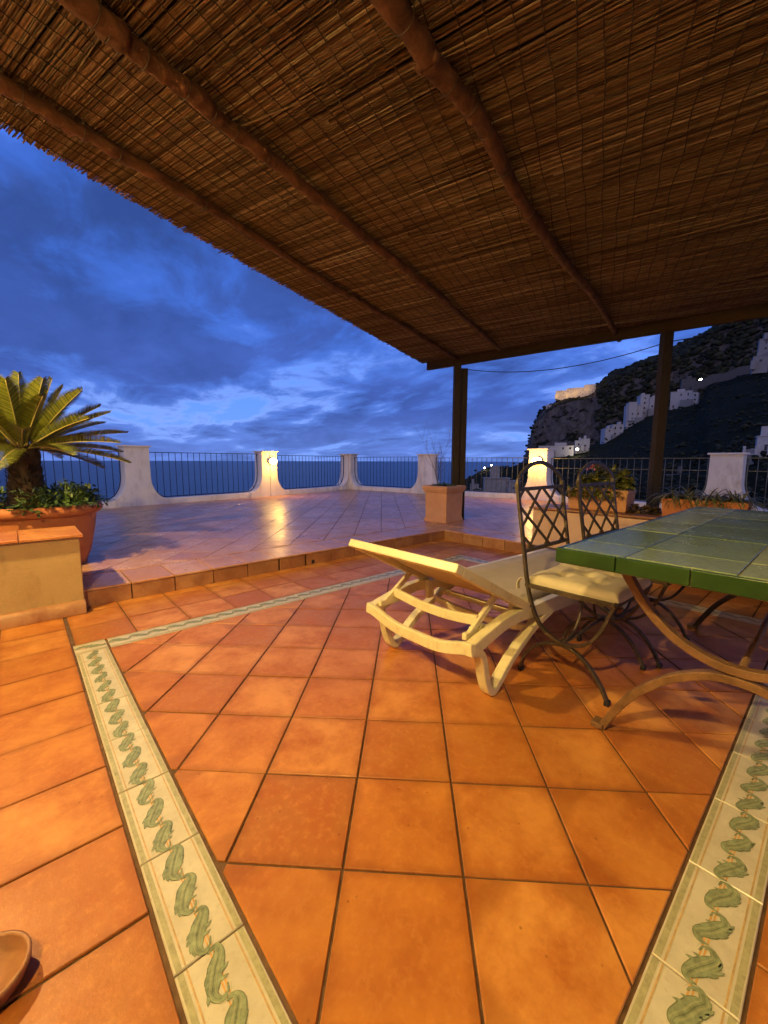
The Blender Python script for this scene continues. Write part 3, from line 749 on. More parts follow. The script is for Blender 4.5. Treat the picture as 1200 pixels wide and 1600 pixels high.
for k in range(int(ext / RS)):
    if random.random() < 0.012: continue
    base = org - cb * (k * RS)
    t0 = solve_edge(base, cc, e1, enx)            # along cc, where it meets the free edge
    start = base + cc * (t0 + random.uniform(-0.012, 0.016) + (0.03 if random.random() < 0.05 else 0))
    # fascia clip is automatic near the corner: skip canes that start outside
    pos = start; total = 0
    off = (k // 130) * 0.012
    while total < 7.0:
        L_ = random.uniform(1.3, 2.6); L_ = min(L_, 7.0 - total)
        end = pos - cc * L_ + cb * random.uniform(-0.018, 0.018)
        a, b_ = pos.copy(), end.copy()
        da, db = (a - fa).dot(fnx) - 0.07, (b_ - fa).dot(fnx) - 0.07
        if da > 0 and db > 0: pass
        else:
            if da > 0: a = a + (b_ - a) * (da / (da - db))
            if db > 0: b_ = a + (b_ - a) * ((-((a - fa).dot(fnx) - 0.07)) / (((b_ - fa).dot(fnx) - 0.07) - ((a - fa).dot(fnx) - 0.07)))
            if (b_ - a).length > 0.02: cane(a, b_, random.uniform(0.0030, 0.0044), random.uniform(-0.004, 0.006))
        total += L_; pos = start - cc * total + cb * random.uniform(-0.006, 0.006)
for q in range(260):                               # stray, slanting canes
    p = org - cb * random.uniform(0.2, 7) - cc * random.uniform(0.2, 6)
    an = random.gauss(0, 0.07); d = (-cc + cb * an).normalized(); e = p + d * random.uniform(0.4, 1.6)
    if (p - fa).dot(fnx) < 0 and (e - fa).dot(fnx) < 0: cane(p, e, 0.004, -0.008)
for k in range(int(ext / 0.012)):
    base = org - cb * (k * 0.012 + random.uniform(0, .006)); t0 = solve_edge(base, cc, e1, enx); start = base + cc * (t0 - random.uniform(0.01, 0.05)); end = start - cc * 6.9 + cb * random.uniform(-.05, .05)
    da, db = (start - fa).dot(fnx) - 0.06, (end - fa).dot(fnx) - 0.06
    if da > 0 and db > 0: continue
    if da > 0: start = start + (end - start) * (da / (da - db))
    elif db > 0: end = start + (end - start) * (-da / (db - da))
    cane(start, end, 0.0062, 0.009)
o = reeds.build('reed_mat', M_REED, pg); o['kind'] = 'stuff'
# added dark sheet over the canes, keeps sky light from leaking through
q0 = e1 + fnx * 0.05 - enx * 0.03; q1 = e0 - ed * 1.1 - enx * 0.03; q2 = fe + fnx * 0.05; q3 = q1 - enx * 6.5
q3 = Vector((-1.34, -4, 0))
MB().prism([(v.x, v.y) for v in (q0, q1, q3, q2)], 2.632, 2.645).build('sky_block_sheet', M_BACK, pg)
# binding wires across the canes
bw = MB(); k = 0; s_ = 0.06
while s_ < 6.2:
    p0 = org - enx * s_ * 1.0 - ed * 0.03
    tt = solve_edge(p0, ed, fa, fnx); p0 = p0 + ed * (tt - 0.03)
    pts = []; n = 90
    for i in range(n): pts.append(p0 - ed * (7.2 * i / (n - 1)) + enx * (0.006 * math.sin(i * 0.9 + s_ * 40) + 0.01 * noise.noise(Vector((i * .2, s_ * 9, 0)))) + Vector((0, 0, -0.0085)))
    for p in pts: p.z = 2.611
    bw.tube(pts, 0.0026, 3); s_ += random.uniform(0.075, 0.10)
o = bw.build('binding_wire', M_WIRE, pg); o['kind'] = 'stuff'
# cable
cpts = [at_d(722, 583, 5.9)]; cA, cB = Vector((pc1.x, pc1.y, 2.44)), Vector((pc2.x, pc2.y, 2.38))
cab = MB(); pts = []
for i in range(31):
    t = i / 30; p = cA.lerp(cB, t); p.z -= 0.16 * 4 * t * (1 - t); pts.append(p)
cab.tube(pts, 0.005, 6)
pts = [cB.lerp(cB + Vector((1.6, -3.2, 0.35)), i / 10) for i in range(11)]; cab.tube(pts, 0.005, 6)
pts = spline([cA, cA + Vector((.06, -.05, -.10)), cA + Vector((.08, -.06, -.2)), cA + Vector((0.0, 0, -.30))], 5); cab.tube(pts, 0.004, 6)
c = cab.build('overhead_cable', M_RUBBER); tag(c, 'thin black cable sagging between the two pergola posts', 'cable')

# ================================================================= sun lounger
V0, V1 = -0.03, 0.66
lg = empty('sun_lounger', (1.9, 0.315, 0), label='cream resin sun lounger with its backrest propped up, left of the chairs', cat='sun lounger')
def lo(u, v, z): return (u - 1.9, v - 0.315, z)
YV = (0, 1, 0)
for v in (V0 + 0.025, V1 - 0.025):
    rail = spline([lo(1.04, v, .262), lo(1.15, v, .288), lo(1.30, v, .318), lo(1.45, v, .318), lo(1.75, v, .285), (lo(2.1, v, .272)), lo(2.5, v, .285), lo(2.85, v, .292), lo(3.0, v, .28)], 5)
    MB().tube(rail, 1.0, flat=(0.048, 0.058), up=YV).build('side_rail', M_RESIN, lg, bevel=0.006)
    leg = spline([lo(1.035, v, .25), lo(1.085, v, .235), lo(1.115, v, .19), lo(1.135, v, .11), lo(1.165, v, .04), lo(1.20, v, .018), lo(1.245, v, .045), lo(1.36, v, .13), lo(1.55, v, .225), lo(1.72, v, .272)], 5)
    MB().tube(leg, 1.0, flat=(0.050, 0.036), up=YV).build('leg', M_RESIN, lg, bevel=0.006)
    leg = spline([lo(2.98, v, .26), lo(2.93, v, .18), lo(2.88, v, .06), lo(2.84, v, .018), lo(2.79, v, .045), lo(2.62, v, .18), lo(2.5, v, .262)], 5)
    MB().tube(leg, 1.0, flat=(0.050, 0.036), up=YV).build('leg', M_RESIN, lg, bevel=0.006)
def crossbar(u, z, sag, name='crossbar', h=0.055, t=0.026, dz=0):
    pts = []
    for k in range(19):
        s = k / 18; v = V0 + (V1 - V0) * s; w = math.sin(PI * s); w = w * w * (3 - 2 * w) if w < 1 else 1
        pts.append(lo(u + 0.012 * math.sin(PI * s), v, z - sag * w))
    return MB().tube(pts, 1.0, flat=(t, h), up=(1, 0, 0)).build(name, M_RESIN, lg, bevel=0.005)
crossbar(1.025, 0.268, 0.055); crossbar(1.52, 0.22, 0.03, h=0.035); crossbar(2.99, 0.27, 0.03)
MB().tube([lo(1.62, V0 + .03, .235), lo(1.62, V1 - .03, .235)], 1.0, flat=(0.03, 0.03), up=(0, 0, 1)).build('crossbar', M_RESIN, lg, bevel=0.004)
# backrest (hinge at u=1.43, top at u=0.93)
hx, hz, tx, tz = 1.47, 0.345, 0.925, 0.628
dirb = Vector((tx - hx, 0, tz - hz)).normalized(); nb_ = Vector((dirb.z, 0, -dirb.x))
for v in (V0 + 0.022, V1 - 0.022):
    MB().tube([lo(hx, v, hz), lo(tx + 0.02, v, tz - .011)], 1.0, flat=(0.044, 0.042), up=YV).build('backrest_rail', M_RESIN, lg, bevel=0.005)
MB().box((0, 0, 0), (0.05, V1 - V0, 0.040), M=Matrix(((dirb.x, 0, nb_.x), (0, 1, 0), (dirb.z, 0, nb_.z)))).build('backrest_rail', M_RESIN, lg, lo(tx, (V0 + V1) / 2, tz), bevel=0.006)
def slingp(p0, p1, sag, name, sub=10):
    mb = MB(); b = 0; a = Vector(lo(p0[0], 0, p0[1])); c = Vector(lo(p1[0], 0, p1[1])); va, vb = V0 + 0.045 - .315, V1 - 0.045 - .315
    for i in range(sub + 1):
        for j in range(7):
            s, t = i / sub, j / 6; p = a.lerp(c, s); z = p.z - sag * math.sin(PI * t) * (0.4 + 0.6 * math.sin(PI * s)); mb.v.append(Vector((p.x, va + (vb - va) * t, z)))
    for i in range(sub):
        for j in range(6): mb.face((i * 7 + j, i * 7 + j + 1, i * 7 + j + 8, i * 7 + j + 7), 0, True)
    o = mb.build(name, M_SLING, lg); md = o.modifiers.new('t', 'SOLIDIFY'); md.thickness = 0.006; return o
slingp((0.955, 0.628), (1.455, 0.362), 0.018, 'backrest_sling'); slingp((1.49, 0.345), (2.97, 0.312), 0.012, 'seat_sling', 16)
for v in (V0 + 0.025, V1 - 0.025):
    MB().tube([lo(1.50, v, .330), lo(2.97, v, .302)], 1.0, flat=(0.05, 0.028), up=YV).build('seat_rail', M_RESIN, lg, bevel=0.004)
# hinge brackets and notched prop blocks
for v in (V0 + 0.07, V1 - 0.07):
    MB().box(lo(1.44, v, .30), (0.05, 0.03, 0.11)).build('hinge', M_RESIN, lg, bevel=0.006)
    MB().box(lo(1.13, v, .298), (0.16, 0.022, 0.03)).box(lo(1.17, v, .318), (0.025, 0.022, 0.02)).box(lo(1.11, v, .318), (0.025, 0.022, 0.02)).build('notch_block', M_RESIN, lg, bevel=0.003)
# prop frame: two struts and a bowed bar
ps = MB()
for v in (V0 + 0.07, V1 - 0.07):
    MB().tube([lo(1.075, v, .290), lo(1.275, v, .425)], 1.0, flat=(0.020, 0.030), up=YV).build('prop_strut', M_RESIN, lg, bevel=0.003)
pts = []
for k in range(15):
    s = k / 14; w = math.sin(PI * s); pts.append(lo(1.15 + 0.008 * w, V0 + 0.07 + (V1 - V0 - 0.14) * s, 0.345 - 0.028 * w))
MB().tube(pts, 1.0, flat=(0.02, 0.046), up=(1, 0, 0)).build('prop_bar', M_RESIN, lg, bevel=0.004)

# ================================================================= table
tb = empty('dining_table', (2.085, -0.82, 0), label='long dining table topped with glazed green tiles on arched iron legs', cat='table')
U0, U1, TV0, TV1 = 1.07, 3.10, -1.31, -0.33
def tl(u, v, z): return (u - 2.085, v + 0.82, z)
MB().box(tl((U0 + U1) / 2, (TV0 + TV1) / 2, 0.717), (U1 - U0 - 0.03, TV1 - TV0 - 0.03, 0.05)).build('tabletop', M_TGROUT, tb)
for (a, b, c, d) in ((U0, TV0, U0, TV1), (U1, TV0, U1, TV1), (U0, TV1, U1, TV1), (U0, TV0, U1, TV0)):
    x = a == c; n_ = 10 if not x else 5
    A_, B_ = (a, b + (0 if x else 0)), (c, d)
    for q in range(n_):
        if x: lo_, hi_ = b + (d - b) * q / n_, b + (d - b) * (q + 1) / n_; ctr = tl(a + (.007 if a == U0 else -.007), (lo_ + hi_) / 2, 0.7215); dm = (0.014, hi_ - lo_ - .0022, 0.051)
        else: lo_, hi_ = a + .0145 + (c - a - .029) * q / n_, a + .0145 + (c - a - .029) * (q + 1) / n_; ctr = tl((lo_ + hi_) / 2, b + (-.007 if b == TV1 else .007), 0.7215); dm = (hi_ - lo_ - .0022, 0.014, 0.051)
        MB().box((0, 0, 0), dm).build('edge_tile', M_GEDGE, tb, ctr, bevel=0.0035)
us = [1.087, 1.287, 1.70, 2.113, 2.526, 2.885, 3.083]; vs = [-1.293, -1.098, -0.822, -0.547, -0.347]
def ttile(u0, u1, v0, v1):
    h = 0.0022; q = [((u0 + h) - 2.085, (v0 + h) + .82), ((u1 - h) - 2.085, (v0 + h) + .82), ((u1 - h) - 2.085, (v1 - h) + .82), ((u0 + h) - 2.085, (v1 - h) + .82)]
    cx, cy = (q[0][0] + q[2][0]) / 2, (q[0][1] + q[2][1]) / 2
    o = MB().prism([(a - cx, b - cy) for a, b in q], -0.006, 0, 0, 0.0015).build('table_tile', M_GTILE, tb, (cx, cy, 0.7485 + random.uniform(-.0004, .0004)))
    o.rotation_euler = (random.uniform(-.004, .004), random.uniform(-.004, .004), 0)
for i in range(6):
    for j in range(4):
        u0, u1, v0, v1 = us[i], us[i + 1], vs[j], vs[j + 1]
        ttile(u0, u1, v0, v1)
for u in (1.33, 2.80):                              # end trestles: a foot arch with a bowl arch welded on its crown
    arc = spline([tl(u, -.435, .0), tl(u, -.47, .075), tl(u, -.54, .19), tl(u, -.64, .29), tl(u, -.74, .345), tl(u, -.82, .358), tl(u, -.90, .345), tl(u, -1.0, .29), tl(u, -1.10, .19), tl(u, -1.17, .075), tl(u, -1.205, 0)], 6)
    MB().tube(arc, 1.0, flat=(0.038, 0.028), up=(1, 0, 0)).build('leg', M_TIRON if u < 2 else M_IRON, tb, bevel=0.003)
    bowl = spline([tl(u, -.455, .69), tl(u, -.50, .61), tl(u, -.56, .525), tl(u, -.64, .45), tl(u, -.73, .405), tl(u, -.82, .39), tl(u, -.91, .405), tl(u, -1.0, .45), tl(u, -1.08, .525), tl(u, -1.14, .61), tl(u, -1.185, .69)], 6)
    MB().tube(bowl, 1.0, flat=(0.038, 0.028), up=(1, 0, 0)).build('support_arch', M_TIRON if u < 2 else M_IRON, tb, bevel=0.003)
    for v in (-.435, -1.205): MB().box(tl(u, v + (0.012 if v > -.8 else -.012), .012), (0.055, 0.045, 0.022)).build('foot', M_TIRON, tb, bevel=0.004)
    MB().box(tl(u, -.82, 0.682), (0.04, 0.86, 0.02)).build('top_bar', M_TIRON, tb)
MB().tube([tl(1.33, -.82, .374), tl(2.80, -.82, .374)], 0.012, 8).build('stretcher', M_TIRON, tb)

# ================================================================= chairs
def make_chair(loc, label):
    t = empty('garden_chair', loc, 0, label, 'chair', 'wrought iron chairs at the green table')
    w = 0.47
    for x in (0.0, w):
        prof = [(.078, .925), (.060, .80), (.034, .645), (.010, .49), (-.022, .36), (-.075, .262), (-.155, .214), (-.232, .213), (-.30, .25), (-.35, .325), (-.382, .41), (-.395, .445)]
        MB().tube(spline([(x, a, b) for a, b in prof], 5), 1.0, flat=(0.022, 0.014), up=(1, 0, 0)).build('frame', M_IRON, t, bevel=0.002)
        foot = [(.018, .012), (.006, .07), (-.035, .135), (-.10, .182), (-.18, .20), (-.25, .185), (-.31, .14), (-.36, .075), (-.392, .012)]
        MB().tube(spline([(x, a, b) for a, b in foot], 5), 1.0, flat=(0.022, 0.014), up=(1, 0, 0)).build('leg', M_IRON, t, bevel=0.002)
        for a in (.018, -.392): MB().box((x, a, .011), (0.027, 0.022, 0.024)).build('foot_cap', M_RUBBER, t, bevel=0.003)
    back = lambda z: 0.034 + (z - .645) * 0.157
    arch = [(0, .93), (.015, .965), (.065, .998), (.14, 1.028), (w / 2, 1.043), (w - .14, 1.028), (w - .065, .998), (w - .015, .965), (w, .93)]
    MB().tube(spline([(x, back(z), z) for x, z in arch], 5), 1.0, flat=(0.012, 0.02), up=(0, 1, 0)).build('top_arch', M_IRON, t, bevel=0.002)
    for x, z in ((0, .925), (w, .925)): MB().box((x, back(z), z), (0.026, 0.02, 0.035)).build('joint', M_IRON, t, bevel=0.002)
    zt, zb = .91, .61
    for z in (zt, zb): MB().tube([(0, back(z), z), (w, back(z), z)], 1.0, flat=(0.012, 0.018), up=(0, 1, 0)).build('back_rail', M_IRON, t)
    k = 1.2
    for s in (-1, 1):
        for q in range(-3, 4):
            x0 = 0.235 + q * 0.17
            a, b = (x0 - s * k * (zt - zb), zb), (x0, zt)
            if a[0] > b[0]: a, b = b, a
            if b[0] <= 0.005 or a[0] >= w - 0.005: continue
            def atx(x): return a[1] + (b[1] - a[1]) * (x - a[0]) / (b[0] - a[0])
            if a[0] < 0: a = (0.0, atx(0.0))
            if b[0] > w: b = (w, atx(w))
            off = 0.005 * s
            MB().tube([(a[0], back(a[1]) + off, a[1]), (b[0], back(b[1]) + off, b[1])], 1.0, flat=(0.008, 0.0125), up=(0, 1, 0)).build('lattice_bar', M_IRON, t)
    fr = [(0, .01, .445), (w, .01, .445), (w, -.395, .445), (0, -.395, .445)]
    for i in range(4): MB().tube([fr[i], fr[(i + 1) % 4]], 1.0, flat=(0.02, 0.014), up=(0, 0, 1)).build('seat_frame', M_IRON, t)
    for i in range(1, 9):
        y = .01 - .405 * i / 9; MB().box((w / 2, y, .447), (w - 0.012, 0.022, 0.005)).build('seat_slat', M_IRON, t)
    MB().tube([(0, -.185, .207), (w, -.185, .207)], 0.008, 8).build('stretcher', M_IRON, t)
    for x in (0.0, w):
        MB().tube(spline([(x, -.185, .212), (x + (0.10 if x == 0 else -.10), -.19, .24), (x + (0.16 if x == 0 else -.16), -.195, .33), (x + (0.17 if x == 0 else -.17), -.195, .44)], 5), 0.0065, 7).build('brace', M_IRON, t)
    return t
c1_ = (1.50, 0.0, 0); c2_ = (2.065, -0.05, 0)
ch = make_chair(c1_, 'wrought iron lattice back chair nearest the camera, beside the sun lounger')
copy_thing(ch, c2_, math.radians(-2), 'wrought iron lattice back chair behind the first one, in front of the salmon wall')
def make_cushion(loc, rz, label):
    w, d, n = 0.445, 0.43, 40
    mb = MB(); tufts = [(x * w, y * d) for x in (.3, .7) for y in (.3, .7)] + [(w * .5, d * .5)]
    for side in (1, -1):
        b = len(mb.v)
        for i in range(n + 1):
            for j in range(n + 1):
                x, y = i / n, j / n; e = min(x, 1 - x, y, 1 - y)
                h = 0.026 * min(1, (e / 0.07)) ** 0.4 if side > 0 else -0.016
                if side > 0:
                    for tx_, ty_ in tufts: h -= 0.022 * math.exp(-(((x * w - tx_) ** 2 + (y * d - ty_) ** 2) / 0.0009))
                    h += 0.005 * noise.noise(Vector((x * 5, y * 5, loc[0])))
                    h += 0.004 * math.sin(PI * x) * math.sin(PI * y)
                # rounded corners
                cx, cy = x * w - w / 2, y * d - d / 2
                mb.v.append(Vector((cx * (1 - 0.03 * abs(2 * y - 1) ** 4), cy * (1 - 0.03 * abs(2 * x - 1) ** 4), h)))
        for i in range(n):
            for j in range(n):
                q = (b + i * (n + 1) + j, b + (i + 1) * (n + 1) + j, b + (i + 1) * (n + 1) + j + 1, b + i * (n + 1) + j + 1)
                mb.face(q if side > 0 else q[::-1], 0, True)
    m2 = (n + 1) ** 2
    ring = [i * (n + 1) for i in range(n + 1)] + [n * (n + 1) + j for j in range(1, n + 1)] + [i * (n + 1) + n for i in range(n - 1, -1, -1)] + [j for j in range(n - 1, 0, -1)]
    for i in range(len(ring)):
        a, b = ring[i], ring[(i + 1) % len(ring)]; mb.face((a, b, b + m2, a + m2), 0, False)
    o = mb.build('pad', M_CUSH, None, (0, 0, 0), fix=True)
    c = empty('seat_cushion', loc, rz, label, 'cushion', 'cream tufted cushions on the iron chairs'); o.parent = c
    # welt and tie straps
    for s in (-1, 1): 
        MB().tube(spline([(s * .20, .20, -.006), (s * .215, .235, .002), (s * .235, .245, -.02), (s * .24, .24, -.05)], 4), 1.0, flat=(0.024, 0.004), up=(1, 0, 0)).build('tie_strap', M_CUSH, c)
    for tx_, ty_ in tufts: MB().lathe([(0.001, 0.010), (0.006, 0.008), (0.008, 0.003)], (tx_ - w / 2, ty_ - d / 2, 0.002), 8).build('button', M_CUSH, c)
    return c
make_cushion((1.50 + .235, -.192, .468), 0, 'cream tufted cushion on the nearest iron chair')
make_cushion((2.065 + .235, -.242, .468), math.radians(-2), 'cream tufted cushion on the farther iron chair, half under the table')

# ================================================================= plants and pots
def leaf(mb, base, d, L_, w, mi=0, droop=0.0, segs=2, up=Vector((0, 0, 1))):
    d = d.normalized(); side = d.cross(up)
    if side.length < 1e-3: side = Vector((1, 0, 0))
    side.normalize(); b = len(mb.v); p = Vector(base)
    for i in range(segs + 1):
        t = i / segs; ww = w * (math.sin(PI * min(0.96, 0.12 + t * 0.84)) ** 0.8) / 2
        mb.v.append(p + side * ww); mb.v.append(p - side * ww)
        d = (d + Vector((0, 0, -droop))).normalized(); p = p + d * (L_ / segs)
    for i in range(segs): mb.face((b + 2 * i, b + 2 * i + 1, b + 2 * i + 3, b + 2 * i + 2), mi, True)
def bush(mb, c, r, n, lw, ll, mi=0, zmin=None, flat=1.0):
    for k in range(n):
        a = random.uniform(0, 2 * PI); e = math.acos(random.uniform(-0.35, 1)); d = Vector((math.sin(e) * math.cos(a), math.sin(e) * math.sin(a), math.cos(e)))
        rr_ = random.random() ** 0.4
        p = Vector(c) + Vector((d.x * r[0], d.y * r[1], d.z * r[2])) * rr_ * (0.8 + 0.4 * noise.noise(d * 2.3 + Vector(c)))
        if zmin is not None and p.z < zmin: p.z = zmin
        dd = (d + Vector((random.gauss(0, .6), random.gauss(0, .6), random.gauss(0, .5)))).normalized()
        leaf(mb, p, dd, ll * random.uniform(.6, 1.3), lw * random.uniform(.7, 1.2), mi, 0.15)
# big round pot with cycad
PX, PY = -0.24, 3.62
pt = empty('large_round_pot', (PX, PY, ZT), label='large round terracotta pot holding the cycad behind the yellow wall', cat='pot')
MB().lathe([(0.001, 0.0), (0.33, 0.0), (0.335, 0.03), (0.37, 0.12), (0.415, 0.34), (0.43, 0.47)], seg=48).build('body', M_CLAY, pt)
MB().lathe([(0.425, 0.455), (0.455, 0.462), (0.478, 0.485), (0.48, 0.515), (0.468, 0.54), (0.44, 0.548), (0.415, 0.54), (0.408, 0.50), (0.405, 0.46)], seg=48).build('rim', M_CLAY, pt)
MB().lathe([(0.41, 0.47), (0.2, 0.50), (0.001, 0.51)], seg=32).build('soil', M_SOIL, pt)
cy = empty('cycad', (PX - 0.04, PY + 0.04, ZT + 0.54), label='sago palm with stiff yellow green fronds and a thick dark trunk', cat='palm')
tk = MB(); prof = []
for k in range(15):
    t = k / 14; prof.append((0.130 - 0.035 * t + (0.006 if k % 2 else 0) + (0.015 if t > .85 else 0), 0.46 * t))
prof.append((0.05, 0.50)); prof.append((0.001, 0.51)); tk.lathe(prof, seg=28)
for v in tk.v: v.x *= 1 + 0.08 * noise.noise(v * 14); v.y *= 1 + 0.08 * noise.noise(v * 14 + Vector((3, 3, 3)))
for k in range(380):                     # leaf base scales
    z = random.uniform(0.0, 0.47); a = k * 2.39996; r_ = 0.128 - 0.035 * z / .46; p = Vector((r_ * math.cos(a), r_ * math.sin(a), z)); d = Vector((math.cos(a) * .6, math.sin(a) * .6, 0.8))
    leaf(tk, p, d, 0.045, 0.04, 0, 0.0, 1, Vector((math.cos(a), math.sin(a), 0)))
tk.build('trunk', M_TRUNK, cy)
def frond(az, el, L_, curl, seed, wid=0.122):
    rnd = random.Random(seed); mb = MB(); d = Vector((math.cos(az) * math.cos(el), math.sin(az) * math.cos(el), math.sin(el)))
    p = Vector((math.cos(az) * 0.05, math.sin(az) * 0.05, 0.47)); n = 30; pts = [p.copy()]; dirs = [d.copy()]
    for i in range(n):
        d = (d + Vector((0, 0, -curl / n))).normalized(); p = p + d * (L_ / n); pts.append(p.copy()); dirs.append(d.copy())
    mb.tube(pts[::3], [0.0075 * (1 - 0.75 * i / len(pts[::3])) for i in range(len(pts[::3]))], 5, 1)
    side = Vector((-math.sin(az), math.cos(az), 0)); 
    tw = rnd.uniform(-0.35, 0.35)
    for q in range(80):
        t = 0.13 + 0.87 * q / 79; f = t * n; i = min(int(f), n - 1); fr = f - i; b = pts[i].lerp(pts[i + 1], fr); dd = dirs[i]; up = side.cross(dd).normalized()
        if up.z < 0 and abs(dd.z) < .99: up = -up
        s2_ = (side * math.cos(tw) + up * math.sin(tw)); u2 = (up * math.cos(tw) - side * math.sin(tw))
        ll = wid * min(1.0, 0.45 + 3.2 * (t - .13)) * (1.0 if t < .78 else max(0.30, 1 - (t - .78) * 3.0)) * rnd.uniform(.93, 1.05)
        for s in (-1, 1):
            ld = (s2_ * s * 0.80 + dd * 0.48 + u2 * 0.52).normalized(); w = 0.0078 * rnd.uniform(.6, 1.15)
            bb = len(mb.v); wv_ = dd * w / 2
            m_ = b + ld * ll * 0.55; e_ = b + (ld + Vector((0, 0, -0.06)) - u2 * 0.08).normalized() * ll
            mb.v += [b - wv_, b + wv_, m_ + wv_, m_ - wv_, e_]
            mb.face((bb, bb + 1, bb + 2, bb + 3), 0); mb.face((bb + 3, bb + 2, bb + 4), 0)
    return mb.build('frond', [M_FROND, M_RACHIS], cy)
rv = random.Random(11)
for k in range(52):
    t = (k + .5) / 52; az = k * 2.39996; el = math.radians(82 - 86 * t ** 0.9); frond(az, el, 0.60 + 0.14 * min(1, t * 1.6) * rv.uniform(.85, 1.1), 0.12 + 0.32 * t, k)
hb = MB()
for k in range(36):
    a = rv.uniform(0, 2 * PI); r_ = rv.uniform(.2, .44); bush(hb, (r_ * math.cos(a), r_ * math.sin(a), 0.04), (.13, .13, .17), 95, .026, .045, 0, 0.0)
for k in range(40):
    a = rv.uniform(-1.9, 0.7); p = Vector((.40 * math.cos(a), .40 * math.sin(a), 0.06)); d = Vector((math.cos(a), math.sin(a), .3))
    for q in range(7): p = p + d.normalized() * .022; d.z -= .12; leaf(hb, p, Vector((rv.gauss(0, 1), rv.gauss(0, 1), .2)), .045, .026, 0, .2)
for (a, h_) in ((-0.9, .24), (-0.4, .20), (-1.9, .17), (0.3, .15)):
    hb.tube([(.3 * math.cos(a), .3 * math.sin(a), 0), (.33 * math.cos(a), .33 * math.sin(a), h_)], .003, 4, 0)
    for q in range(14): leaf(hb, Vector((.33 * math.cos(a), .33 * math.sin(a), h_)) + Vector((rv.gauss(0, .03), rv.gauss(0, .03), rv.gauss(0, .012))), Vector((rv.gauss(0, 1), rv.gauss(0, 1), 0)), .05, .028, 0, .2)
o = hb.build('pot_herbs', M_GREEN, None, (PX, PY, ZT + 0.50)); tag(o, 'leafy green herbs spilling over the rim of the large round pot', 'plant')
# square planter
SX, SY = 4.54, 3.10; sp_rz = math.radians(2)
sq = empty('square_planter', (SX, SY, ZT), sp_rz, 'square pale terracotta planter standing on the inner step corner', 'planter')
def sqring(mb, prof, mi=0):
    b = len(mb.v)
    for h, z in prof:
        for x, y in ((-1, -1), (1, -1), (1, 1), (-1, 1)): mb.v.append(Vector((x * h, y * h, z)))
    for i in range(len(prof) - 1):
        for j in range(4): k = (j + 1) % 4; mb.face((b + i * 4 + j, b + i * 4 + k, b + i * 4 + 4 + k, b + i * 4 + 4 + j), mi)
    return mb
sqring(MB(), [(0.001, 0), (0.215, 0), (0.213, 0.03), (0.198, 0.07), (0.205, 0.45)]).build('body', M_CLAYP, sq, bevel=0.008)
sqring(MB(), [(0.204, 0.44), (0.216, 0.452), (0.236, 0.50), (0.238, 0.535), (0.225, 0.548), (0.20, 0.548), (0.195, 0.50)]).build('rim', M_CLAYP, sq, bevel=0.006)
sqring(MB(), [(0.197, 0.51), (0.001, 0.52)]).build('soil', M_SOIL, sq)
hb = MB()
for k in range(14): bush(hb, (rv.uniform(-.17, .17), rv.uniform(-.17, .17), 0.0), (.06, .06, .055), 60, .012, .035, 0, 0.0)
o = hb.build('low_succulents', M_GREEN, None, (SX, SY, ZT + 0.52)); tag(o, 'low green plants filling the square planter', 'plant')
tw_ = MB(); TWP = (SX + 0.03, SY + 0.16)
def twig(p, d, L_, r_, lv):
    pts = [p.copy()]; 
    for i in range(5): d = (d + Vector((rv.gauss(0, .10), rv.gauss(0, .10), .05))).normalized(); p = p + d * L_ / 5; pts.append(p.copy())
    tw_.tube(pts, [r_ * (1 - .16 * i) for i in range(6)], 4)
    if lv:
        for i in range(1, 6):
            for _ in range(2 if lv > 1 else 1):
                a = rv.uniform(0, 2 * PI); twig(pts[i], (d + Vector((math.cos(a), math.sin(a), .3)) * .55).normalized(), L_ * rv.uniform(.25, .42), r_ * .45, lv - 1)
for k in range(5): twig(Vector((rv.uniform(-.05, .05), rv.uniform(-.04, .04), 0)), Vector((rv.gauss(0, .13), rv.gauss(0, .13), 1)).normalized(), rv.uniform(.45, .82), .0042, 2)
o = tw_.build('bare_shrub', M_TWIG, None, (TWP[0], TWP[1], ZT + 0.51)); tag(o, 'thin bare twiggy shrub rising behind the square planter', 'shrub')
# troughs on the retaining wall
def trough(c, ln, w, h, label, mat):
    t = empty('flower_trough', (c[0], c[1], 0.554), 0, label, 'planter', 'terracotta troughs on the low salmon wall')
    mb = MB(); b = 0
    prof = [(0.86, 0.0), (0.90, 0.02), (0.97, h - 0.035)]
    for k, z in prof:
        for x, y in ((-1, -1), (1, -1), (1, 1), (-1, 1)): mb.v.append(Vector((x * w / 2 * k, y * ln / 2 * (1 - (1 - k) * w / ln), z)))
    for i in range(2):
        for j in range(4): k2 = (j + 1) % 4; mb.face((i * 4 + j, i * 4 + k2, i * 4 + 4 + k2, i * 4 + 4 + j))
    mb.face((3, 2, 1, 0)); mb.build('body', mat, t, bevel=0.006)
    rm = MB()
    for (x, y, a, b2) in ((0, ln / 2 - .008, w, .018), (0, -ln / 2 + .008, w, .018), (w / 2 - .008, 0, .018, ln - .036), (-w / 2 + .008, 0, .018, ln - .036)): rm.box((x, y, h - .018), (a, b2, .036))
    rm.build('rim', mat, t, bevel=0.004)
    MB().box((0, 0, h - .03), (w - .03, ln - .03, .02)).build('soil', M_SOIL, t)
    return t
def wp(px, py, u):                      # point on the plane u = const seen at a pixel
    v = ray(px, py); return CAM + v * ((u - CAM.x) / v.x)
trough((4.14, 0.68), 0.58, 0.24, 0.215, 'terracotta trough of pink geraniums, leftmost on the salmon wall', M_CLAYP)
trough((4.12, -0.19), 0.60, 0.22, 0.165, 'long terracotta trough of strappy leaves, right of the round post', M_CLAY)
trough((4.12, -1.02), 0.56, 0.22, 0.165, 'terracotta trough cut by the right edge of the photo', M_CLAY)
hb = MB()
